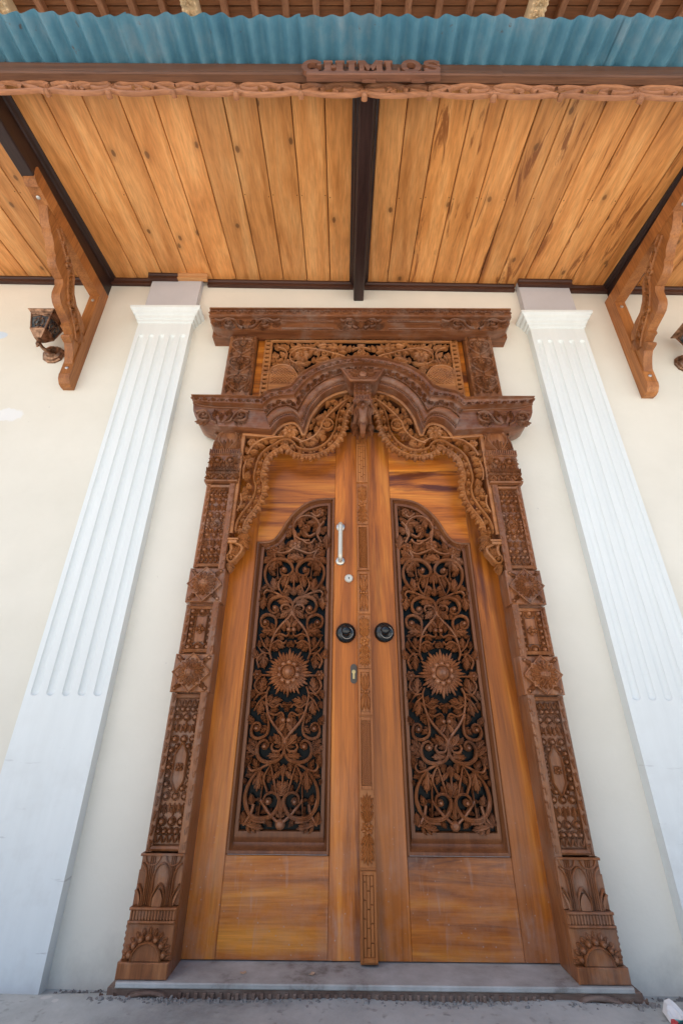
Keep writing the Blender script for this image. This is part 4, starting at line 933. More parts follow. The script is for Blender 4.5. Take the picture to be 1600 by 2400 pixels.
def door_leaf(s):
    lab = ('left teak door leaf with cream pull handle, locks and the carved centre strip' if s < 0 else 'right teak door leaf with only a black knob beside the centre strip')
    t = thing('door_leaf', lab, 'door', (s * .345, 0, .182), 'pair of carved door leaves')
    sgn = -s            # builder works in left-leaf coordinates
    fx = (lambda m: m) if s < 0 else (lambda m: m.mirrored())
    top = 2.475
    mb = MB(); mb.box(-.694, -.5455, -YD, .032, .184, top, .002); fx(mb).obj('outer_stile', 'leaf_v', t)
    mb = MB(); mb.box(-.1485, -.0035, -YD, .032, .184, top, .002); fx(mb).obj('lock_stile', 'leaf_v', t)
    mb = MB(); mb.box(-.5450, -.1490, -YD + .0008, .032, .184, .4815, .002); fx(mb).obj('bottom_rail', 'leaf_h', t)
    mb = MB(); S = resample(cr(SO, 8), 60)
    G = np.array([[(x, .032, z), (x, -YD + .0008, z), (x, -YD + .0008, top), (x, .032, top)] for x, z in S]); mb.grid(G); fx(mb).obj('top_rail', 'leaf_h', t, sharp=30)
    # moulding round the pierced panel
    mb = MB(); rings = []
    for d, b, h in [(0, 0, YD - .02), (0, 0, YD + .002), (.004, .006, YD + .006), (.010, .014, YD + .004), (.014, .020, YD - .008), (.019, .030, YD - .020), (.022, .036, YD - .022), (.0225, .050, YD - .014), (.027, .056, YD - .013), (.037, .072, YD - .014), (.038, .074, YD - .018), (.038, .076, YD - .05)]:
        q = inset(PO, d, b); rings.append(np.c_[q[:, 0], np.full(len(q), -h), q[:, 1]])
    mb.grid(np.array(rings), closed_v=True); fx(mb).obj('panel_moulding', 'mould', t, sharp=35)
    mb = MB(); mb.box(-.540, -.154, .022, .028, .49, 2.03); fx(mb).obj('glass_pane', 'glass', t, smooth=False)
    mb = MB(); mb.hexa([(-.538, -.018, .4835), (-.156, -.018, .4835), (-.160, -.0, .499), (-.534, -.0, .499), (-.538, -.0195, .4845), (-.156, -.0195, .4845), (-.160, .0005, .5025), (-.534, .0005, .5025)]); fx(mb).obj('dust_line', 'dust', t, smooth=False)
    # fretwork
    r = random.Random(31); F = FZ(.012); BA = .012; H0 = .012; ZC = 1.142
    I = inset(PO, .038, .076); px, pz = I[:, 0], I[:, 1]
    def inside(x, z):
        c = False; j = len(px) - 1
        for i in range(len(px)):
            if (pz[i] > z) != (pz[j] > z) and x < (px[j] - px[i]) * (z - pz[i]) / (pz[j] - pz[i]) + px[i]: c = not c
            j = i
        return c
    fl = Fill(inside, (-.56, -.13, .47, 2.06), r, .003); mb = MB()
    sh = .008
    curves = [([(-.447, 1.516), (-.476, 1.548), (-.497, 1.589), (-.498, 1.637), (-.473, 1.676), (-.433, 1.688), (-.395, 1.681), (-.371, 1.657), (-.362, 1.628), (-.374, 1.607), (-.397, 1.600), (-.420, 1.612), (-.424, 1.635)], (.006, .0105, .005), 1),
              ([(-.351, 1.425), (-.353, 1.450), (-.364, 1.474), (-.387, 1.489), (-.427, 1.493), (-.457, 1.479), (-.468, 1.452), (-.460, 1.424), (-.438, 1.412), (-.422, 1.424), (-.424, 1.440)], (.007, .0095, .005), 1),
              ([(-.351, 1.435), (-.358, 1.405), (-.38, 1.379), (-.408, 1.348), (-.427, 1.319), (-.438, 1.289), (-.444, 1.257), (-.446, 1.228), (-.435, 1.2)], (.008, .0075, .005), 1),
              ([(-.439, 1.306), (-.429, 1.34), (-.427, 1.374), (-.438, 1.395), (-.465, 1.406), (-.49, 1.399), (-.499, 1.378), (-.492, 1.352), (-.474, 1.346), (-.462, 1.358), (-.466, 1.374)], (.005, .0085, .005), 1),
              ([(-.356, 1.400), (-.366, 1.446), (-.394, 1.453), (-.408, 1.439), (-.402, 1.424)], (.005, .007, .006), 1),
              ([(-.447, 1.516), (-.425, 1.505), (-.392, 1.492)], (.006, .007, .006), 1),
              ([(-.447, 1.516), (-.483, 1.524), (-.497, 1.506), (-.487, 1.490)], (.006, .007, .003), 1),
              ([(-.404, 1.505), (-.388, 1.560), (-.374, 1.610)], (.004, .006, .004), 1), ([(-.441, 1.68), (-.434, 1.576)], (.003, .003, .003), 1),
              ([(-.446, 1.235), (-.475, 1.262), (-.495, 1.30)], (.005, .006, .003), 1), ([(-.443, 1.265), (-.41, 1.285), (-.385, 1.272), (-.372, 1.285)], (.005, .006, .004), 1),
              ([(-.446, 1.225), (-.478, 1.232), (-.499, 1.255)], (.005, .006, .003), 1), ([(-.436, 1.30), (-.405, 1.315), (-.375, 1.305), (-.362, 1.32)], (.005, .006, .004), 1),
              ([(-.404, 1.500), (-.43, 1.55), (-.412, 1.60)], (.004, .006, .004), 1)]
    VOL = [(-.406, 1.630), (-.436, 1.435), (-.476, 1.367)]
    done = []
    for c, wv, _ in curves:
        q = cr([(a + sh, b) for a, b in c], 7); k = len(q); wd = .80 * np.interp(np.linspace(0, 1, k), [0, .45, 1], wv)
        for m in (0, 1):
            q1 = q if not m else np.c_[2 * AX - q[:, 0], q[:, 1]]
            for v in (0, 1):
                q2 = q1 if not v else np.c_[q1[:, 0], 2 * ZC - q1[:, 1]]
                ribbon(mb, F, q2, wd, .014 + .004 * (wv[1] > .0085), BA, RS if wv[1] > .0075 else RR, H0)
                fl.stem(q2, float(wd.max()))
    for c in VOL:
        for m in (0, 1):
            for v in (0, 1):
                cc = (c[0] + sh if not m else 2 * AX - c[0] - sh, c[1] if not v else 2 * ZC - c[1])
                dome(mb, F, cc, .0145, .024, BA, H0, 12, 4); ring(mb, F, cc, .010, .002, .026, 0, H0, 12); fl.mark([cc], .016)
    for v in (0, 1):                      # tulip bud and tie at the axis
        z = lambda q: q if not v else 2 * ZC - q
        d = PI / 2 * (-1 if v else 1)
        acanthus(mb, F, (AX, z(1.50)), d, .05, .02, 0, .016, BA, H0); acanthus(mb, F, (AX, z(1.405)), -d, .05, .014, 0, .016, BA, H0)
        for m in (1, -1):
            leaflet(mb, F, (AX + m * .004, z(1.345)), d - m * .6 * (1 if not v else -1), .05, .012, .0, .016, BA, H0); dome(mb, F, (AX + m * .012, z(1.335)), .012, .018, BA, H0, 9, 3)
            leaflet(mb, F, (AX + m * .010, z(1.525)), d - m * .8 * (1 if not v else -1), .045, .010, 0, .016, BA, H0)
        fl.mark([(AX, z(q)) for q in np.arange(1.33, 1.55, .004)], .008)
        ribbon(mb, F, [(AX, z(1.60)), (AX, z(1.52))], .004, .012, BA, RR, H0)
    # side buds by the sunflower
    for m in (1, -1):
        ribbon(mb, F, [(AX + m * .08, ZC - .01), (AX + m * .155, ZC - .01)], .0045, .014, BA, RR, H0)
        flower(mb, F, (AX + m * .140, ZC - .008), .022, 6, .016, BA, H0, .4, .4); fl.mark([(AX + m * .14, ZC)], .02)
        for v in (1, -1):
            st = cr([(AX + m * .135, ZC + v * .02), (AX + m * .148, ZC + v * .055), (AX + m * .125, ZC + v * .085), (AX + m * .108, ZC + v * .07)], 6); ribbon(mb, F, st, .005, .014, BA, RR, H0); fl.stem(st, .005)
    fl.mark([(AX + .088 * math.cos(a) * k, ZC + .098 * math.sin(a) * k) for a in np.linspace(0, 6.28, 60) for k in (1, .8, .6, .4, .2)], .008)
    # bottom row
    for m in (1, -1):
        st = cr([(AX, .60), (AX + m * .035, .645), (AX + m * .075, .655), (AX + m * .115, .64), (AX + m * .13, .60)], 6)
        for q in ([(AX + m * .012, .585), (AX + m * .05, .618), (AX + m * .085, .66)], [(AX + m * .06, .585), (AX + m * .105, .59), (AX + m * .13, .62), (AX + m * .145, .66)], [(AX + m * .145, .575), (AX + m * .12, .61), (AX + m * .11, .645)]):
            st = cr(q, 6); ribbon(mb, F, st, .006, .013, BA, RR, H0); fl.stem(st, .006)
        acanthus(mb, F, (AX + m * .145, .572), PI / 2 - m * .1, .05, .018, 0, .015, BA, H0); fl.mark([(AX + m * .145, .59)], .02)
    dome(mb, F, (AX, .577), .020, .022, BA, H0, 12, 3); acanthus(mb, F, (AX, .59), PI / 2, .075, .022, 0, .016, BA, H0); fl.mark([(AX, q) for q in np.arange(.56, .66, .004)], .014)
    # asymmetric head of the panel
    a = np.linspace(-.6, 5.0, 44); p = np.c_[-.296 + .070 * np.cos(a), 1.862 + .072 * np.sin(a)]; ribbon(mb, F, p, .006, .014, BA, RR, H0); fl.stem(p, .006)
    for q in ([(-.355, 1.80), (-.350, 1.83), (-.368, 1.86)], [(-.345, 1.77), (-.358, 1.82), (-.366, 1.87)], [(-.205, 1.90), (-.228, 1.87), (-.24, 1.83), (-.215, 1.78)], [(-.25, 1.83), (-.28, 1.815), (-.30, 1.835)], [(-.215, 1.955), (-.245, 1.93), (-.275, 1.95)],
              [(-.36, 1.75), (-.31, 1.73), (-.27, 1.72), (-.225, 1.745)], [(-.345, 1.76), (-.38, 1.73), (-.42, 1.72), (-.455, 1.735)], [(-.455, 1.735), (-.45, 1.70), (-.44, 1.68)], [(-.235, 1.74), (-.25, 1.70), (-.22, 1.685)], [(-.31, 1.79), (-.29, 1.775), (-.265, 1.78), (-.25, 1.80)]):
        st = cr(q, 6); ribbon(mb, F, st, .006, .014, BA, RR, H0); fl.stem(st, .006)
    for c, rr in (((-.297, 1.862), .024), ((-.349, 1.768), .034), ((-.457, 1.733), .026), ((-.228, 1.955), .026), ((-.227, 1.755), .026)):
        flower(mb, F, c, rr, 6, .017, BA, H0, .34, .4, .4); fl.mark([c], rr * .8); fl.src.append(np.array([c, (c[0] + .004, c[1]), (c[0] + .004, c[1] + .004)]))
    fl.grow(mb, F, (.075, .062, .050, .041, .034, .028, .023, .019), 5000, .012, BA, AX, H0, 2, .42, .36)
    fr = fx(mb).obj('fretwork', 'fret_door', t)
    mb = MB(); c = (AX, ZC + .002)
    dome(mb, F, c, .050, .016, BA, H0, 20, 3)
    for k in range(36):
        a = 2 * PI * k / 36; L = (.106, .088, .094)[k % 3]
        leaflet(mb, F, (c[0] + .040 * math.cos(a), c[1] + .040 * math.sin(a)), a, L - .040, .0072, 0, .010, BA, H0 + .006)
    for k in range(10):
        a = 2 * PI * (k + .5) / 10; dome(mb, F, (c[0] + .041 * math.cos(a), c[1] + .041 * math.sin(a)), .0135, .018, .01, H0 + .012, 10, 3)
    ring(mb, F, c, .036, .005, .016, .01, H0 + .014, 22)
    dome(mb, F, c, .031, .046, .02, H0 + .010, 18, 6)
    for k in (-1, 1):
        q = np.linspace(-1, 1, 13); pts = np.c_[k * .010 + k * .010 * q ** 2, q * .027]
        hh = .010 + .046 * np.sqrt(np.clip(1 - (pts ** 2).sum(1) / .031 ** 2, 0, 1)) + .0015; ribbon(mb, F, pts + np.array(c), .0016, hh, 0, RR, H0)
    fx(mb).obj('sunflower_rosette', 'fret_door', fr)
    # ring knob
    kx, kz = (-.088, 1.318) if s < 0 else (.091, 1.322)
    mb = MB(); lathe(mb, [(.0, -.001), (.046, .0), (.0465, .006), (.043, .014), (.034, .021), (.024, .025), (.016, .031), (.014, .040), (.0155, .046), (.019, .052), (.021, .060), (.019, .068), (.010, .074), (.0, .075)], (kx, -YD, kz), 'y', 24)
    kn = mb.obj('door_knob', 'black_metal', t, sharp=60)
    mb = MB(); a = np.linspace(0, 2 * PI, 29)
    tube(mb, np.c_[kx + .006 + .026 * np.cos(a), -YD - .060 - .010 * np.sin(a) * 0 - .004 * np.cos(a), kz - .010 + .026 * np.sin(a)], .0016, 6); mb.obj('pull_ring', 'steel', kn)
    return t
DL = door_leaf(-1); DR = door_leaf(1)
# hardware and cover strip of the left leaf
mb = MB(); hx = -.117
tube(mb, cr([(hx, -YD - .004, 1.862), (hx, -YD - .030, 1.866), (hx, -YD - .046, 1.853), (hx, -YD - .048, 1.83), (hx, -YD - .048, 1.72), (hx, -YD - .046, 1.685), (hx, -YD - .030, 1.672), (hx, -YD - .004, 1.675)], 8), .0115, 14)
hd = mb.obj('pull_handle', 'champagne', DL, sharp=60)
for z in (1.862, 1.675):
    mb = MB(); lathe(mb, [(.0, -.001), (.0235, 0), (.024, .003), (.021, .007), (.017, .009), (.0, .0095)], (hx, -YD, z), 'y', 22); mb.obj('handle_rose', 'nickel', hd)
mb = MB(); lathe(mb, [(.0, -.001), (.021, 0), (.0212, .006), (.018, .0105), (.0165, .0105), (.0160, .0095), (.0, .0095)], (-.074, -YD, 1.583), 'y', 24); lk = mb.obj('lock_cylinder', 'champagne', DL, sharp=35)
mb = MB(); mb.box(-.0755, -.0725, -YD - .0108, -YD - .009, 1.578, 1.589); mb.obj('keyhole', 'shade_nail_black', lk, smooth=False)
mb = MB(); a = np.linspace(0, PI, 9)
mb.prism(np.r_[np.c_[-.052 + .0145 * np.cos(a), 1.166 + .0145 * np.sin(a)], np.c_[-.052 - .0145 * np.cos(a), 1.112 - .0145 * np.sin(a)]], FZ(0), YD - .002, YD + .005); es = mb.obj('lock_escutcheon', 'bronze', DL, smooth=False)
mb = MB(); lathe(mb, [(0, 0), (.0085, 0), (.0085, .003), (.0, .0032)], (-.052, -YD - .005, 1.147), 'y', 14); mb.box(-.0565, -.0475, -YD - .008, -YD - .004, 1.117, 1.142); mb.obj('euro_cylinder', 'brass', es, smooth=False)
mb = MB(); F = FZ(0)
SX0, SX1 = -.034, .027; H = .046; xc = (SX0 + SX1) / 2
mb.box(SX0, SX1, -H, -YD - .001, .186, 2.50, .002)
cs = mb.obj('cover_strip', 'strip', DL)
mb = MB(); Z = [.190, .449, .699, .966, 1.158, 1.396, 1.610, 1.861, 2.108, 2.365, 2.48]
kinds = ['brick', 'flower', 'hatch', 'bow', 'flower', 'bow', 'hatch', 'flower', 'brick', 'top']
for k, kd in enumerate(kinds):
    z0, z1 = Z[k] + .004, Z[k + 1] - .004; zc = (z0 + z1) / 2; hw = .029
    if kd in ('brick', 'hatch', 'bow'):
        for a in (xc - hw + .004, xc + hw - .004): mb.box(a - .0045, a + .0045, -H - .009, -H + .002, z0, z1, .001)
        for b in (z0 + .006, z1 - .006): mb.box(xc - hw + .009, xc + hw - .009, -H - .009, -H + .002, b - .006, b + .006, .001)
    iw = hw - .0095; a0, a1 = z0 + .013, z1 - .013
    if kd == 'brick':
        for c in range(3):
            x0 = xc - iw + c * iw * 2 / 3; off = (0, .5, .25)[c]; L = .052; z = a0 - off * L
            while z < a1:
                b0, b1 = max(z, a0), min(z + L - .003, a1)
                if b1 - b0 > .004: mb.box(x0 + .0012, x0 + iw * 2 / 3 - .0012, -H - .006, -H + .001, b0, b1, .001)
                z += L
    if kd == 'hatch':
        n = int((a1 - a0) / .0085)
        for q in range(-4, n):
            for dr in ((1, -1) if k == 6 else (1,)):
                p0 = np.array([xc - iw * dr, a0 + q * .0085]); p1 = np.array([xc + iw * dr, a0 + q * .0085 + 2 * iw])
                pts = np.array([p for p in resample([p0, p1], 9) if a0 <= p[1] <= a1])
                if len(pts) > 1: ribbon(mb, F, pts, .0016 if k == 6 else .0026, .0052, 0, RR, H)
    if kd == 'bow':
        for sg in (1, -1):
            for q in (-.28, 0, .28): leaflet(mb, F, (xc + q * .02, zc + sg * .008), sg * PI / 2 - sg * q, (a1 - a0) / 2 - .012, .0085, sg * q * 1.4, .009, 0, H)
        for q in (-1, 0, 1): dome(mb, F, (xc + q * .0125, zc), .0075, .010, 0, H, 9, 3)
    if kd == 'flower':
        flower(mb, F, (xc, zc), .024, 6, .010, 0, H, .32, .42, .3)
        for sg in (1, -1):
            for b in (.020, .044, .068):
                for q in (-1, -.5, 0, .5, 1): leaflet(mb, F, (xc + q * .005, zc + sg * b), sg * (PI / 2 - q * .62), min(.048, (z1 - zc) - b) * (1 - .2 * abs(q)), .0062, sg * q * .25, .008 + .002 * (b < .03), 0, H)
        mb.box(xc - hw, xc + hw, -H - .006, -H + .001, z0 - .003, z0, 0)
    if kd == 'top':
        for q in (-.3, 0, .3): leaflet(mb, F, (xc + q * .03, z0 + .02), PI / 2 - q * .6, .06, .009, 0, .008, 0, H)
        for q in (-.02, 0, .02): leaflet(mb, F, (xc + q, z0 + .004), PI / 2, .03, .008, 0, .008, 0, H)
mb.obj('strip_carving', 'strip', cs)

# ================================================================== AWNING
ZC0 = 3.80
zc_ = lambda x, y: ZC0 + SL * y + TILT * x
awn = thing('awning', 'wooden awning over the door with pine ceiling boards and blue corrugated iron roof', 'awning', (0, 0, 3.8))
RAFT = [(-1.785 - .075, -1.785), (-.040, .030), (1.762, 1.762 + .075)]
seams = [-3.24, -3.07, -2.90, -2.73, -2.56, -2.395, -2.225, -2.055, -1.88, -1.765, -1.60, -1.405, -1.222, -1.05, -.882, -.708, -.542, -.372, -.206, -.005, .06, .20, .355, .52, .682, .845, .985, 1.165, 1.33, 1.492, 1.665, 1.80, 1.97, 2.14, 2.31, 2.48, 2.65, 2.82, 2.99, 3.16]
Rp = random.Random(4)
for i in range(len(seams) - 1):
    x0, x1 = seams[i] + .0022, seams[i + 1] - .0022; c = .0035; th = .016
    mb = MB(); d = Rp.uniform(-.0015, .0015)
    prof = [(x0, th), (x0, c), (x0 + c, 0), (x1 - c, 0), (x1, c), (x1, th)]
    ys = [-.001, -1.165]
    mb.grid(np.array([[(x, y, zc_(x, y) + h + d) for x, h in prof] for y in ys]))
    # own origin for grain variety along the board
    mb.obj('ceiling_board', 'pine' if x0 < .33 else 'pine_streak', awn, sharp=20)
mb = MB()
for i in range(len(seams) - 1):
    for y in (-.035, -.62):
        for x in (seams[i] + .014, seams[i + 1] - .014):
            if y > -.1 and False: continue
            dome(mb, lambda q: np.c_[q[:, 0], q[:, 1], zc_(q[:, 0], q[:, 1]) - q[:, 2]], (x, y + Rp.uniform(-.006, .006)), .0032, .0008, 0, .0, 6, 1)
mb.obj('ceiling_nails', 'shade_nail_black', awn, kind='stuff')
mb = MB(); mb.grid(np.array([[(x, y, zc_(x, y) + .022) for y in (0, -1.18)] for x in (-3.3, 3.3)])); mb.obj('gap_light_stop', 'rafter', awn, smooth=False)  # added dark sheet blocks light so gaps between boards stay dark
for x0, x1 in RAFT:
    mb = MB(); P = []
    for y, dp in ((-.001, .175), (-1.165, .152)):
        P.append([(x0, y, zc_(x0, y) + .01), (x0, y, zc_(x0, y) - dp + .006), (x0 + .006, y, zc_(x0, y) - dp), (x1 - .006, y, zc_(x0, y) - dp), (x1, y, zc_(x0, y) - dp + .006), (x1, y, zc_(x0, y) + .01)])
    mb.grid(np.array(P)); mb.add(np.array(P[1]), [tuple(range(6))]); rf = mb.obj('rafter', 'rafter', awn, sharp=20)
    mb = MB()
    for e, sg in ((x0, -1), (x1, 1)):
        q = [(e, 0), (e + sg * .030, 0), (e + sg * .030, -.010), (e + sg * .018, -.016), (e + sg * .010, -.030), (e, -.034)]
        mb.grid(np.array([[(x, y, zc_(x, y) + h) for x, h in q] for y in (-.002, -1.165)]))
    mb.obj('cove_strip', 'rafter', rf, sharp=25)
# wall ledger pieces, stepped round the pilaster necks
def ledger(x0, x1, y0, y1, mat='ledger', lab=None, zoff=0.0, hgt=.056):
    mb = MB(); P = []
    for x in (x0, x1):
        z = zc_(x, y1) + zoff
        P.append([(x, y0, z), (x, y1, z), (x, y1, z - .014), (x, y1 + .010, z - .020), (x, y1 + .012, z - hgt + .012), (x, y1 + .004, z - hgt + .006), (x, y1 + .006, z - hgt), (x, y0, z - hgt)])
    mb.grid(np.array(P), closed_v=True); mb.add(P[0], [tuple(range(8))]); mb.add(P[1], [tuple(range(7, -1, -1))])
    mb.obj('ledger_strip', mat, awn, lab, sharp=25)
ledger(-3.3, -1.862, -.001, -.030); ledger(-1.784, -1.492, -.001, -.030); ledger(-1.088, -.042, -.001, -.030); ledger(.032, 1.105, -.001, -.030); ledger(1.49, 1.76, -.001, -.030); ledger(1.84, 3.3, -.001, -.030)
ledger(-1.500, -1.288, -.048, -.076, zoff=.002, hgt=.058); ledger(-1.2875, -1.078, -.049, -.079, 'offcut', 'raw pale offcut nailed over the pilaster neck', .001, .050); ledger(1.118, 1.492, -.048, -.076)
# fascia, valance and roof sheets
def long_bar(x0, x1, sec, name, mat, n=2, lab=None, parent=awn, wob=0.0):
    mb = MB(); xs = np.linspace(x0, x1, n); r = np.random.RandomState(int(abs(x0 * 100)) + 5)
    P = [[(x, y, z + TILT * .7 * x + wob * math.sin(x * 2.3 + 1)) for y, z in sec] for x in xs]
    mb.grid(np.array(P), closed_v=True); mb.add(P[0], [tuple(range(len(sec)))]); mb.add(P[-1], [tuple(range(len(sec) - 1, -1, -1))]); return mb.obj(name, mat, parent, lab, sharp=25)
for x0, x1 in ((-3.3, .612), (.6125, 3.3)):
    long_bar(x0, x1, [(-1.166, 3.694), (-1.206, 3.694), (-1.206, 3.622), (-1.201, 3.617), (-1.206, 3.611), (-1.210, 3.606), (-1.210, 3.592), (-1.205, 3.584), (-1.18, 3.582), (-1.166, 3.60)], 'fascia_board', 'fascia', 12, None, awn, .004)
def valance(x0, x1, seed):
    mb = MB(); r = random.Random(seed); ZT = 3.615; n = max(1, round((x1 - x0) / .62)); L = (x1 - x0) / n
    F = lambda q: np.c_[q[:, 0], -1.160 - q[:, 2], q[:, 1] + TILT * .9 * q[:, 0]]
    ribbon(mb, F, resample([(x0, ZT - .012), (x1, ZT - .012)], 14), .012, .004, .006, RR, .010)
    ins = lambda x, z: x0 < x < x1 and ZT - .145 < z < ZT - .015
    fl = Fill(ins, (x0 - .1, x1 + .1, ZT - .2, ZT + .02), r, .004)
    fl.mark(resample([(x0, ZT - .012), (x1, ZT - .012)], 400), .012)
    for k in range(n):
        a = x0 + k * L; mid = a + L / 2
        for m in (1, -1):
            g = lambda q: [(mid + m * (u - .5) * L, ZT + v) for u, v in q]
            for q, wd in (([(.5, -.105), (.42, -.128), (.30, -.135), (.17, -.128), (.05, -.112), (0, -.122)], .0085), ([(.02, -.115), (.10, -.085), (.20, -.050), (.30, -.030), (.40, -.032), (.47, -.055), (.46, -.080), (.40, -.092), (.34, -.082)], .0085),
                          ([(.0, -.06), (.06, -.04), (.13, -.045), (.18, -.068), (.15, -.09)], .0075), ([(.30, -.12), (.26, -.09), (.32, -.065)], .006)):
                st = cr(g(q), 7); ribbon(mb, F, st, wd * 1.15, .011, .007, RR, .010); fl.stem(st, wd)
        dome(mb, F, (mid, ZT - .142), .014, .016, .014, .010, 9, 3); dome(mb, F, (a + .004, ZT - .130), .012, .016, .014, .010, 9, 3)
        acanthus(mb, F, (mid, ZT - .10), PI / 2, .06, .02, 0, .008, .004, .010)
    fl.grow(mb, F, (.052, .040), 130, .009, .006, None, .010, 1, .8, .6)
    mb.obj('carved_valance', 'valance', awn)
valance(-3.0, -1.478, 1); valance(-1.470, .852, 2); valance(.860, 3.0, 3)
EDGES = [-3.4, -2.63, -1.86, -1.083, -.313, .462, 1.090, 1.86, 2.63, 3.4]
for i in range(len(EDGES) - 1):
    x0, x1 = EDGES[i] - .02, EDGES[i + 1] + .015; r = np.random.RandomState(40 + i)
    xs = np.arange(x0, x1, .0085); ys = np.r_[-1.362, -1.356, -1.34, -1.30, -1.2, -.8, -.4, .0]; ph = r.uniform(0, 6)
    dent = [(r.uniform(x0, x1), r.uniform(.004, .011), r.uniform(.02, .04)) for _ in range(5)]
    X, Y = np.meshgrid(xs, ys, indexing='ij'); k = np.clip((-1.2 - Y) / .16, 0, 1)
    wv = .0185 * np.sin(2 * PI * X / .083 + ph * .3) * (1 + .12 * np.sin(X * 7))
    Z = 3.719 + SL * (Y + 1.2) + TILT * X * .8 + wv - (i % 2) * .007 + k * .004 * np.sin(X * 5 + ph) + .0012 * i % .002
    Yv = Y + k * (.004 * np.sin(X * 11 + ph) + .003 * np.sin(X * 31))
    for c, d, wdt in dent: Z = Z - d * np.exp(-((X - c) / wdt) ** 2) * k ** 2
    for c, d in ((1.235, .02), (1.345, .018)):
        Z = Z - d * np.exp(-((X - c) / .022) ** 2 - ((Y + 1.215) / .03) ** 2)
    mb = MB(); mb.grid(np.dstack([X, Yv, Z])); mb.grid(np.dstack([X, Yv, Z + .0008])); mb.obj('roof_sheet', 'sheet', awn, sharp=60)

# sign on the fascia
sg_ = thing('name_sign', 'brown wooden name sign CHIMLOS with raised letters on a ledge under the blue roof edge', 'sign', (.01, -1.22, 3.51))
mb = MB(); mb.box(-.278, .318, -1.234, -1.2075, 3.514, 3.543, .004); mb.box(-.03, .03, -1.216, -1.2075, 3.500, 3.5138); mb.box(.19, .25, -1.216, -1.2075, 3.500, 3.5138); mb.obj('ledge', 'sign', sg_)
def letter(ch, x0, wd):
    mb = MB(); z0, z1 = 3.5435, 3.664; y0, y1 = -1.230, -1.2115
    st = wd * .30; sf = .016
    def b(a0, a1, c0, c1): mb.box(x0 + a0 * wd, x0 + a1 * wd, y0, y1, z0 + c0 * (z1 - z0), z0 + c1 * (z1 - z0), .002)
    F = lambda q: np.c_[x0 + q[:, 0] * wd, y0 - q[:, 2], z0 + q[:, 1] * (z1 - z0)]
    RB = [(-1, None), (-1, .9), (-.85, 1), (.85, 1), (1, .9), (1, None)]
    def stroke(p, w): ribbon(mb, F, cr(p, 7), w, .0004, .0185, RB, 0.0)
    if ch == 'H':
        for a in (.06, .62): b(a, a + .32, .14, .86); b(a - .06, a + .38, 0, .14); b(a - .06, a + .38, .86, 1)
        b(.38, .62, .42, .58)
    elif ch == 'I': b(.24, .76, .14, .86); b(.08, .92, 0, .14); b(.08, .92, .86, 1)
    elif ch == 'L': b(.14, .46, .14, .86); b(.04, .58, .86, 1); b(.04, 1.0, 0, .15); b(.85, 1.0, .15, .36)
    elif ch == 'M':
        b(.03, .24, .14, .86); b(.74, 1.0, .14, .86); b(-.03, .30, 0, .14); b(.66, 1.05, 0, .14); b(-.03, .24, .86, 1); b(.74, 1.05, .86, 1)
        stroke([(.16, .97), (.32, .6), (.49, .16)], .10); stroke([(.84, .97), (.67, .6), (.51, .16)], .10)
    elif ch == 'O': a = np.linspace(0, 2 * PI, 27)[:-1]; ribbon(mb, F, np.c_[.5 + .36 * np.cos(a), .5 + .42 * np.sin(a)], .13, .0004, .0185, RB, 0, closed=True)
    elif ch == 'C': a = np.linspace(.75, 2 * PI - .75, 22); ribbon(mb, F, np.c_[.52 + .38 * np.cos(a), .5 + .42 * np.sin(a)], .13, .0004, .0185, RB, 0); b(.74, .96, .60, .92)
    elif ch == 'S': stroke([(.84, .72), (.74, .86), (.5, .92), (.24, .84), (.2, .66), (.42, .54), (.64, .46), (.8, .32), (.74, .14), (.5, .07), (.24, .13), (.14, .28)], .11); b(.76, .93, .62, .95); b(.06, .22, .06, .36)
    mb.obj('letter', 'sign', sg_, sharp=30)
for ch, x0, wd in (('C', -.304, .092), ('H', -.206, .096), ('I', -.104, .054), ('M', -.046, .108), ('L', .068, .072), ('O', .146, .092), ('S', .244, .086)): letter(ch, x0, wd)

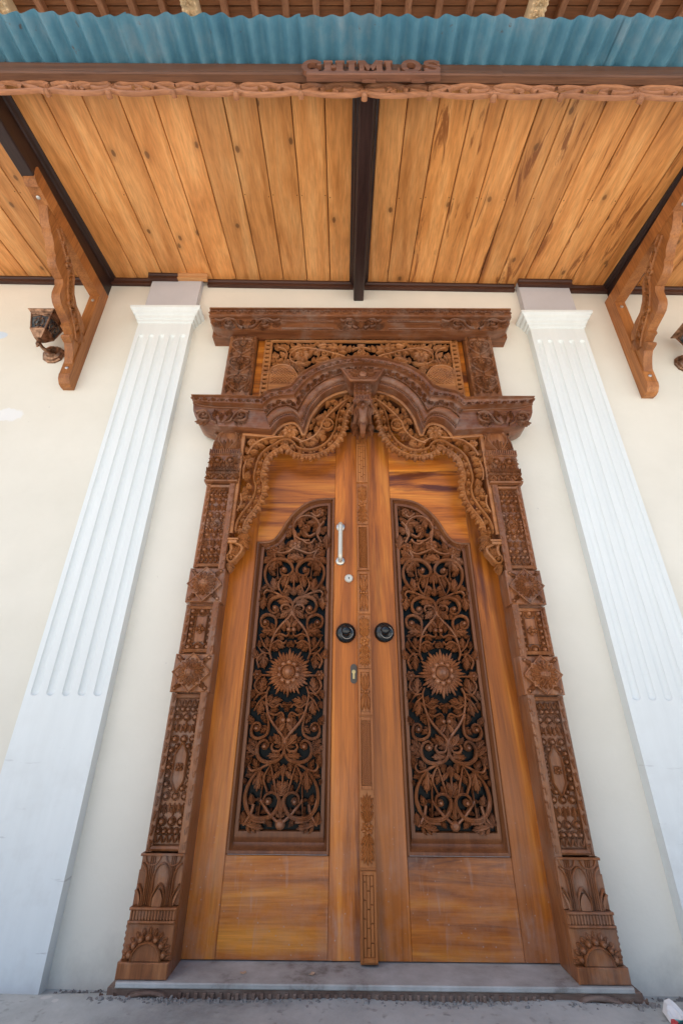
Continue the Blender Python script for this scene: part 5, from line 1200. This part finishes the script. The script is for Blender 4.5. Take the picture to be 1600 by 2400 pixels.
# ================================================================== BRACKETS
def bracket(s, lab):
    xin, xout = ((-1.782, -1.850) if s < 0 else (1.722, 1.792)); dz = 0 if s < 0 else -.045
    t = thing('carved_bracket', lab, 'bracket', ((xin + xout) / 2, 0, 2.8 + dz), 'carved brackets under the awning')
    xa, xb = sorted((xin, xout))
    mb = MB(); FX = lambda q: np.c_[xa + q[:, 2], q[:, 0], q[:, 1]]
    wz = xb - xa
    P = [(-.001, 2.795), (-.030, 2.792), (-.055, 2.80), (-.075, 2.825), (-.082, 2.855), (-.079, 2.862), (-.079, 3.565), (-.001, 3.565)]
    mb.prism([(a, b + dz) for a, b in P], FX, 0, wz); mb.obj('wall_post', 'bracket', t, smooth=False)
    mb = MB(); zt = lambda y: 3.665 + dz + .055 * y * .9
    P = [(-.001, 3.5655), (-.70, 3.5655), (-.752, 3.570), (-.756, 3.562), (-.79, 3.575), (-.808, 3.605), (-.812, 3.640), (-.806, 3.655), (-.001, 3.662)]
    mb.prism([(a, b + dz - (.02 + .0) * (-a) * 0) for a, b in P], FX, 0, wz); mb.obj('top_arm', 'bracket', t, smooth=False)
    mb = MB()
    outer = [(-.66, 3.566), (-.640, 3.535), (-.619, 3.505), (-.605, 3.488), (-.584, 3.478), (-.575, 3.462), (-.549, 3.450), (-.530, 3.430), (-.521, 3.419), (-.510, 3.395), (-.486, 3.385), (-.478, 3.36), (-.461, 3.340), (-.435, 3.328), (-.417, 3.326), (-.400, 3.318), (-.378, 3.319), (-.362, 3.29), (-.360, 3.228), (-.350, 3.20), (-.327, 3.176), (-.300, 3.165), (-.275, 3.158), (-.235, 3.146), (-.214, 3.136), (-.216, 3.115), (-.190, 3.112), (-.165, 3.100), (-.184, 3.072), (-.180, 3.058), (-.140, 3.050), (-.118, 3.02), (-.100, 2.985), (-.090, 2.958), (-.080, 2.94)]
    inner = [(-.080, 3.215), (-.100, 3.247), (-.160, 3.282), (-.215, 3.297), (-.262, 3.342), (-.288, 3.39), (-.300, 3.426), (-.327, 3.462), (-.392, 3.495), (-.44, 3.52), (-.475, 3.540), (-.51, 3.566)]
    ins = .008
    poly = [(a, b + dz) for a, b in outer + inner]
    mb.prism(poly, FX, ins, wz - ins)
    # carving on both cheeks
    for side in (0, 1):
        FS = (lambda q: np.c_[xb - ins + q[:, 2], q[:, 0], q[:, 1]]) if side else (lambda q: np.c_[xa + ins - q[:, 2], q[:, 0], q[:, 1]])
        sp = np.array(cr([(a, b + dz) for a, b in [(-.545, 3.54), (-.46, 3.495), (-.395, 3.452), (-.345, 3.40), (-.315, 3.33), (-.275, 3.265), (-.215, 3.215), (-.15, 3.165), (-.105, 3.11)]], 8))
        nn = normals(sp)
        for o in (-.030, .030): ribbon(mb, FS, sp + nn * o * np.linspace(.6, 1.1, len(sp))[:, None], .0045, .012, 0, RR, 0)
        for i in range(2, len(sp) - 2, 3): dome(mb, FS, sp[i] + nn[i] * .018, .008, .012, 0, 0, 7, 2)
        for i in range(4, len(sp) - 4, 7):
            tt = math.atan2(*(sp[i + 1] - sp[i])[::-1])
            for sg in (1, -1): acanthus(mb, FS, sp[i], tt + sg * .6, .05, .016, -sg * .5, .016, 0, 0)
        volute(mb, FS, (-.275, 3.235 + dz), .030, 1.4, 0, 1, .006, .016, 0, 0); volute(mb, FS, (-.40, 3.42 + dz), .024, 1.3, 2, -1, .005, .016, 0, 0)
        for q in (-1.4, -1.0, -.6, -.2): acanthus(mb, FS, (-.13, 3.17 + dz), q - .3, .085, .02, .3, .016, 0, 0)
    mb.obj('scroll_brace', 'bracket', t, sharp=30)
    for y, z, ax in ((-.0795, 2.905, 'y'), (-.0795, 3.52, 'y'), (-.70, 3.565, 'z')):
        mb = MB(); x = (xa + xb) / 2
        if ax == 'y': lathe(mb, [(.0, 0), (.011, 0), (.011, .004), (.007, .007), (0, .0075)], (x, y, z + dz), 'y', 12)
        else: lathe(mb, [(.0, 0), (.011, 0), (.011, -.004), (.007, -.007), (0, -.0075)], (x, y, z + dz), 'z', 12)
        mb.obj('bolt', 'bolt', t, sharp=50)
bracket(-1, 'carved teak bracket on the left beam, beside the wall lantern seen whole')
bracket(1, 'carved teak bracket on the right beam, cut off at its top by the photo edge')

# ================================================================== LANTERNS
def lantern():
    t = thing('wall_lantern', 'antique copper wall lantern beside the left carved bracket', 'lantern', (-1.995, 0, 3.09), 'copper wall lanterns')
    X, Zp = -1.995, 3.088
    mb = MB(); lathe(mb, [(.0, 0), (.070, .0), (.071, .010), (.064, .016), (.060, .026), (.046, .034), (.040, .046), (.022, .052), (.0, .053)], (X, 0, Zp), 'y', 10); mb.obj('back_plate', 'lantern', t, sharp=20)
    mb = MB(); tube(mb, cr([(X, -.045, Zp - .006), (X, -.075, Zp - .030), (X, -.110, Zp - .040), (X, -.140, Zp - .036), (X, -.146, Zp - .02)], 6), np.linspace(.013, .009, 25), 10)
    dome(mb, lambda q: np.c_[X + q[:, 0], -.146 + q[:, 1], Zp - .05 - q[:, 2]], (0, 0), .014, .016, .02, 0, 10, 4); dome(mb, lambda q: np.c_[X + q[:, 0], -.146 + q[:, 1], Zp - .064 - q[:, 2]], (0, 0), .008, .014, .004, 0, 8, 3)
    mb.obj('arm', 'lantern', t, sharp=50)
    yc = -.146; zb = Zp - .020
    def sq(r, z): return [(X - r, yc - r, z), (X + r, yc - r, z), (X + r, yc + r, z), (X - r, yc + r, z)]
    mb = MB(); mb.grid(np.array([sq(.022, zb), sq(.046, zb + .044), sq(.049, zb + .048), sq(.047, zb + .050)]), closed_v=True); mb.add(sq(.022, zb), [(3, 2, 1, 0)]); mb.obj('lower_pan', 'lantern', t, smooth=False)
    z0, z1, r0, r1 = zb + .050, zb + .165, .047, .066
    for k, (ux, uy) in enumerate(((0, -1), (1, 0), (0, 1), (-1, 0))):
        vx, vy = -uy, ux
        def PT(a, b, h, ux=ux, uy=uy, vx=vx, vy=vy):
            r = r0 + (r1 - r0) * b; w_ = a * r; d = r + h
            return (X + ux * d + vx * w_, yc + uy * d + vy * w_, z0 + (z1 - z0) * b)
        mb = MB(); mb.add([PT(-1, 0, -.006), PT(1, 0, -.006), PT(1, 1, -.006), PT(-1, 1, -.006)], [(0, 1, 2, 3)]); gl = mb.obj('lantern_pane', 'lantern_glass', t, smooth=False)
        mb = MB(); FL = lambda q, PT=PT: np.array([PT(a, b, h) for a, b, h in q])
        for q, wd in (([(-.95, 0), (-.95, 1)], .07), ([(.95, 0), (.95, 1)], .07), ([(-1, .03), (1, .03)], .035), ([(-1, .96), (1, .96)], .045)): ribbon(mb, FL, resample(q, 5), wd, .004, .006, RR, -.002)
        ribbon(mb, FL, cr([(-.85, .82), (-.4, .86), (0, .92), (.4, .86), (.85, .82)], 5), .03, .003, .004, RR, -.003)
        ribbon(mb, FL, [(0, .04), (0, .5), (0, .92)], .024, .003, .004, RR, -.003)
        for sg in (1, -1):
            a = np.linspace(0, 5.2, 18); ribbon(mb, FL, np.c_[sg * (.34 + .2 * np.cos(a + 2.5)), .42 + .16 * np.sin(a + 2.5)], .019, .003, .004, RR, -.003)
            ribbon(mb, FL, cr([(0, .5), (sg * .12, .64), (sg * .3, .68), (sg * .36, .6)], 5), .019, .003, .004, RR, -.003)
            ribbon(mb, FL, cr([(0, .18), (sg * .2, .1), (sg * .42, .16), (sg * .4, .26)], 5), .018, .003, .004, RR, -.003)
        mb.obj('lantern_grille', 'lantern', t, sharp=45)
    mb = MB(); mb.grid(np.array([sq(.064, z1), sq(.069, z1 + .003), sq(.071, z1 + .008), sq(.082, z1 + .018), sq(.082, z1 + .022), sq(.070, z1 + .025), sq(.058, z1 + .032), sq(.060, z1 + .036), sq(.03, z1 + .062), sq(.0, z1 + .066)]), closed_v=True); mb.obj('roof_cap', 'lantern', t, smooth=False)
    mb = MB(); a = np.linspace(0, 2 * PI, 15); tube(mb, np.c_[X + .012 * np.cos(a), np.full(15, yc), z1 + .078 + .014 * np.sin(a)], .0035, 6); mb.obj('hanging_loop', 'lantern', t)
    return t
L1 = lantern()
L2 = L1.copy(); COL.objects.link(L2); L2.location = (2.085, 0, 3.035); L2['label'] = 'antique copper wall lantern beside the right carved bracket, half out of the photo'
for c in list(L1.children):
    d = c.copy(); COL.objects.link(d); d.parent = L2

# ================================================================== MAIN ROOF EAVES
eav = thing('main_roof_eaves', 'brown timber eaves of the main roof high above the blue sheets', 'roof', (0, -.9, 5.4))
ES = .287; ez = lambda y: 5.40 + ES * (y + .95)
for k in range(12):
    y1 = .30 - k * .21; y0 = y1 - .204
    mb = MB(); mb.hexa([(-10.6, y0, ez(y0)), (8.6, y0, ez(y0)), (8.6, y1, ez(y1)), (-10.6, y1, ez(y1)), (-10.6, y0, ez(y0) + .02), (8.6, y0, ez(y0) + .02), (8.6, y1, ez(y1) + .02), (-10.6, y1, ez(y1) + .02)]); mb.obj('eave_board', 'eave_board', eav, smooth=False)  # unseen far ends lengthened to keep direct sun off the wall
mb = MB(); ya, yb = .3, -2.25; mb.hexa([(-10.6, yb, ez(yb) + .024), (8.6, yb, ez(yb) + .024), (8.6, ya, ez(ya) + .024), (-10.6, ya, ez(ya) + .024), (-10.6, yb, ez(yb) + .06), (8.6, yb, ez(yb) + .06), (8.6, ya, ez(ya) + .06), (-10.6, ya, ez(ya) + .06)]); mb.obj('roof_deck', 'rafter', eav, smooth=False)
BX = [-2.45, -1.165, 1.195]
for k in range(44):
    x = -4.52 + k * .2105
    if min(abs(x - b) for b in BX) < .06: continue
    mb = MB(); P = []
    for y in (.29, -2.2): P.append([(x - .022, y, ez(y) - .001), (x - .022, y, ez(y) - .06), (x - .016, y, ez(y) - .066), (x + .016, y, ez(y) - .066), (x + .022, y, ez(y) - .06), (x + .022, y, ez(y) - .001)])
    mb.grid(np.array(P)); mb.add(P[1], [tuple(range(6))]); mb.obj('eave_rafter', 'eave_rafter', eav, sharp=25)
for b in BX:
    mb = MB(); P = []
    for y in (.29, -1.75): P.append([(b - .052, y, ez(y) - .001), (b - .052, y, ez(y) - .105), (b - .044, y, ez(y) - .115), (b + .044, y, ez(y) - .115), (b + .052, y, ez(y) - .105), (b + .052, y, ez(y) - .001)])
    mb.grid(np.array(P)); mb.add(P[1], [tuple(range(6))])
    FE = lambda q: np.c_[b + q[:, 0], q[:, 1], ez(q[:, 1]) - .115 - q[:, 2]]
    for k in range(34):
        y = -1.72 + k * .058
        for sg in (1, -1): acanthus(mb, FE, (sg * .004, y), PI / 2 - sg * .75, .05, .017, sg * .4, .012, 0, 0)
        bead(mb, FE, (0, y + .03), .009, .010, 0)
        for sg in (1, -1): dome(mb, FE, (sg * .046, y), .009, .008, .01, 0, 7, 2); dome(mb, FE, (sg * .046, y + .028), .009, .008, .01, 0, 7, 2)
    mb.obj('carved_beam', 'pale_beam', eav, 'pale carved beam between the eaves rafters', sharp=35)

# ================================================================== SMALL THINGS ON THE GROUND AND SILL
for (x, y, a, lab) in ((-.428, -.100, .3, 'small pale wood chip on the sill, nearer the left jamb'), (-.198, -.104, 1.1, 'small curled wood chip on the sill, below the left door leaf lock side')):
    mb = MB(); ca, sa = math.cos(a), math.sin(a); P = []
    for i in range(5):
        u = -.009 + i * .0045
        for v in (-.006, .006): P.append((x + ca * u - sa * v, y + sa * u + ca * v, .1812 + .0022 * abs(i - 2) * .6))
    G = np.array(P).reshape(5, 2, 3); mb.grid(G); mb.grid(G + [0, 0, .0018])
    for e in (0, 1): mb.grid(np.array([G[:, e], G[:, e] + [0, 0, .0018]]))
    mb.grid(np.array([G[0], G[0] + [0, 0, .0018]])); mb.grid(np.array([G[4], G[4] + [0, 0, .0018]]))
    o = mb.obj('wood_chip', 'chip', label=lab); o['category'] = 'wood chip'
def wrapper():
    t = thing('snack_wrapper', 'crumpled white wrapper with red and teal print on the pavement at right', 'wrapper', (.90, -.27, GZ + .045))
    r = np.random.RandomState(8); u = np.linspace(0, 1, 12); v = np.linspace(0, 1, 9)
    U, V = np.meshgrid(u, v, indexing='ij')
    Zh = .006 + .028 * np.sin(U * PI) * (.5 + .5 * np.sin(V * 5 + U * 4)) * (1 - .3 * V) + r.uniform(-.003, .003, U.shape)
    Xh = .872 + .070 * U - .012 * V; Yh = -.232 - .075 * V + .012 * np.sin(U * 6)
    G = np.dstack([Xh, Yh, GZ + .042 + Zh])
    for name, m, a, b, c, d in (('wrapper_body', 'foil', 0, 12, 0, 6), ('red_corner', 'red', 0, 4, 5, 9), ('teal_band', 'teal', 3, 12, 5, 9)):
        mb = MB(); mb.grid(G[a:b, c:d]); mb.grid(G[a:b, c:d] - [0, 0, .0015]); mb.obj(name, m, t, sharp=25)
wrapper()
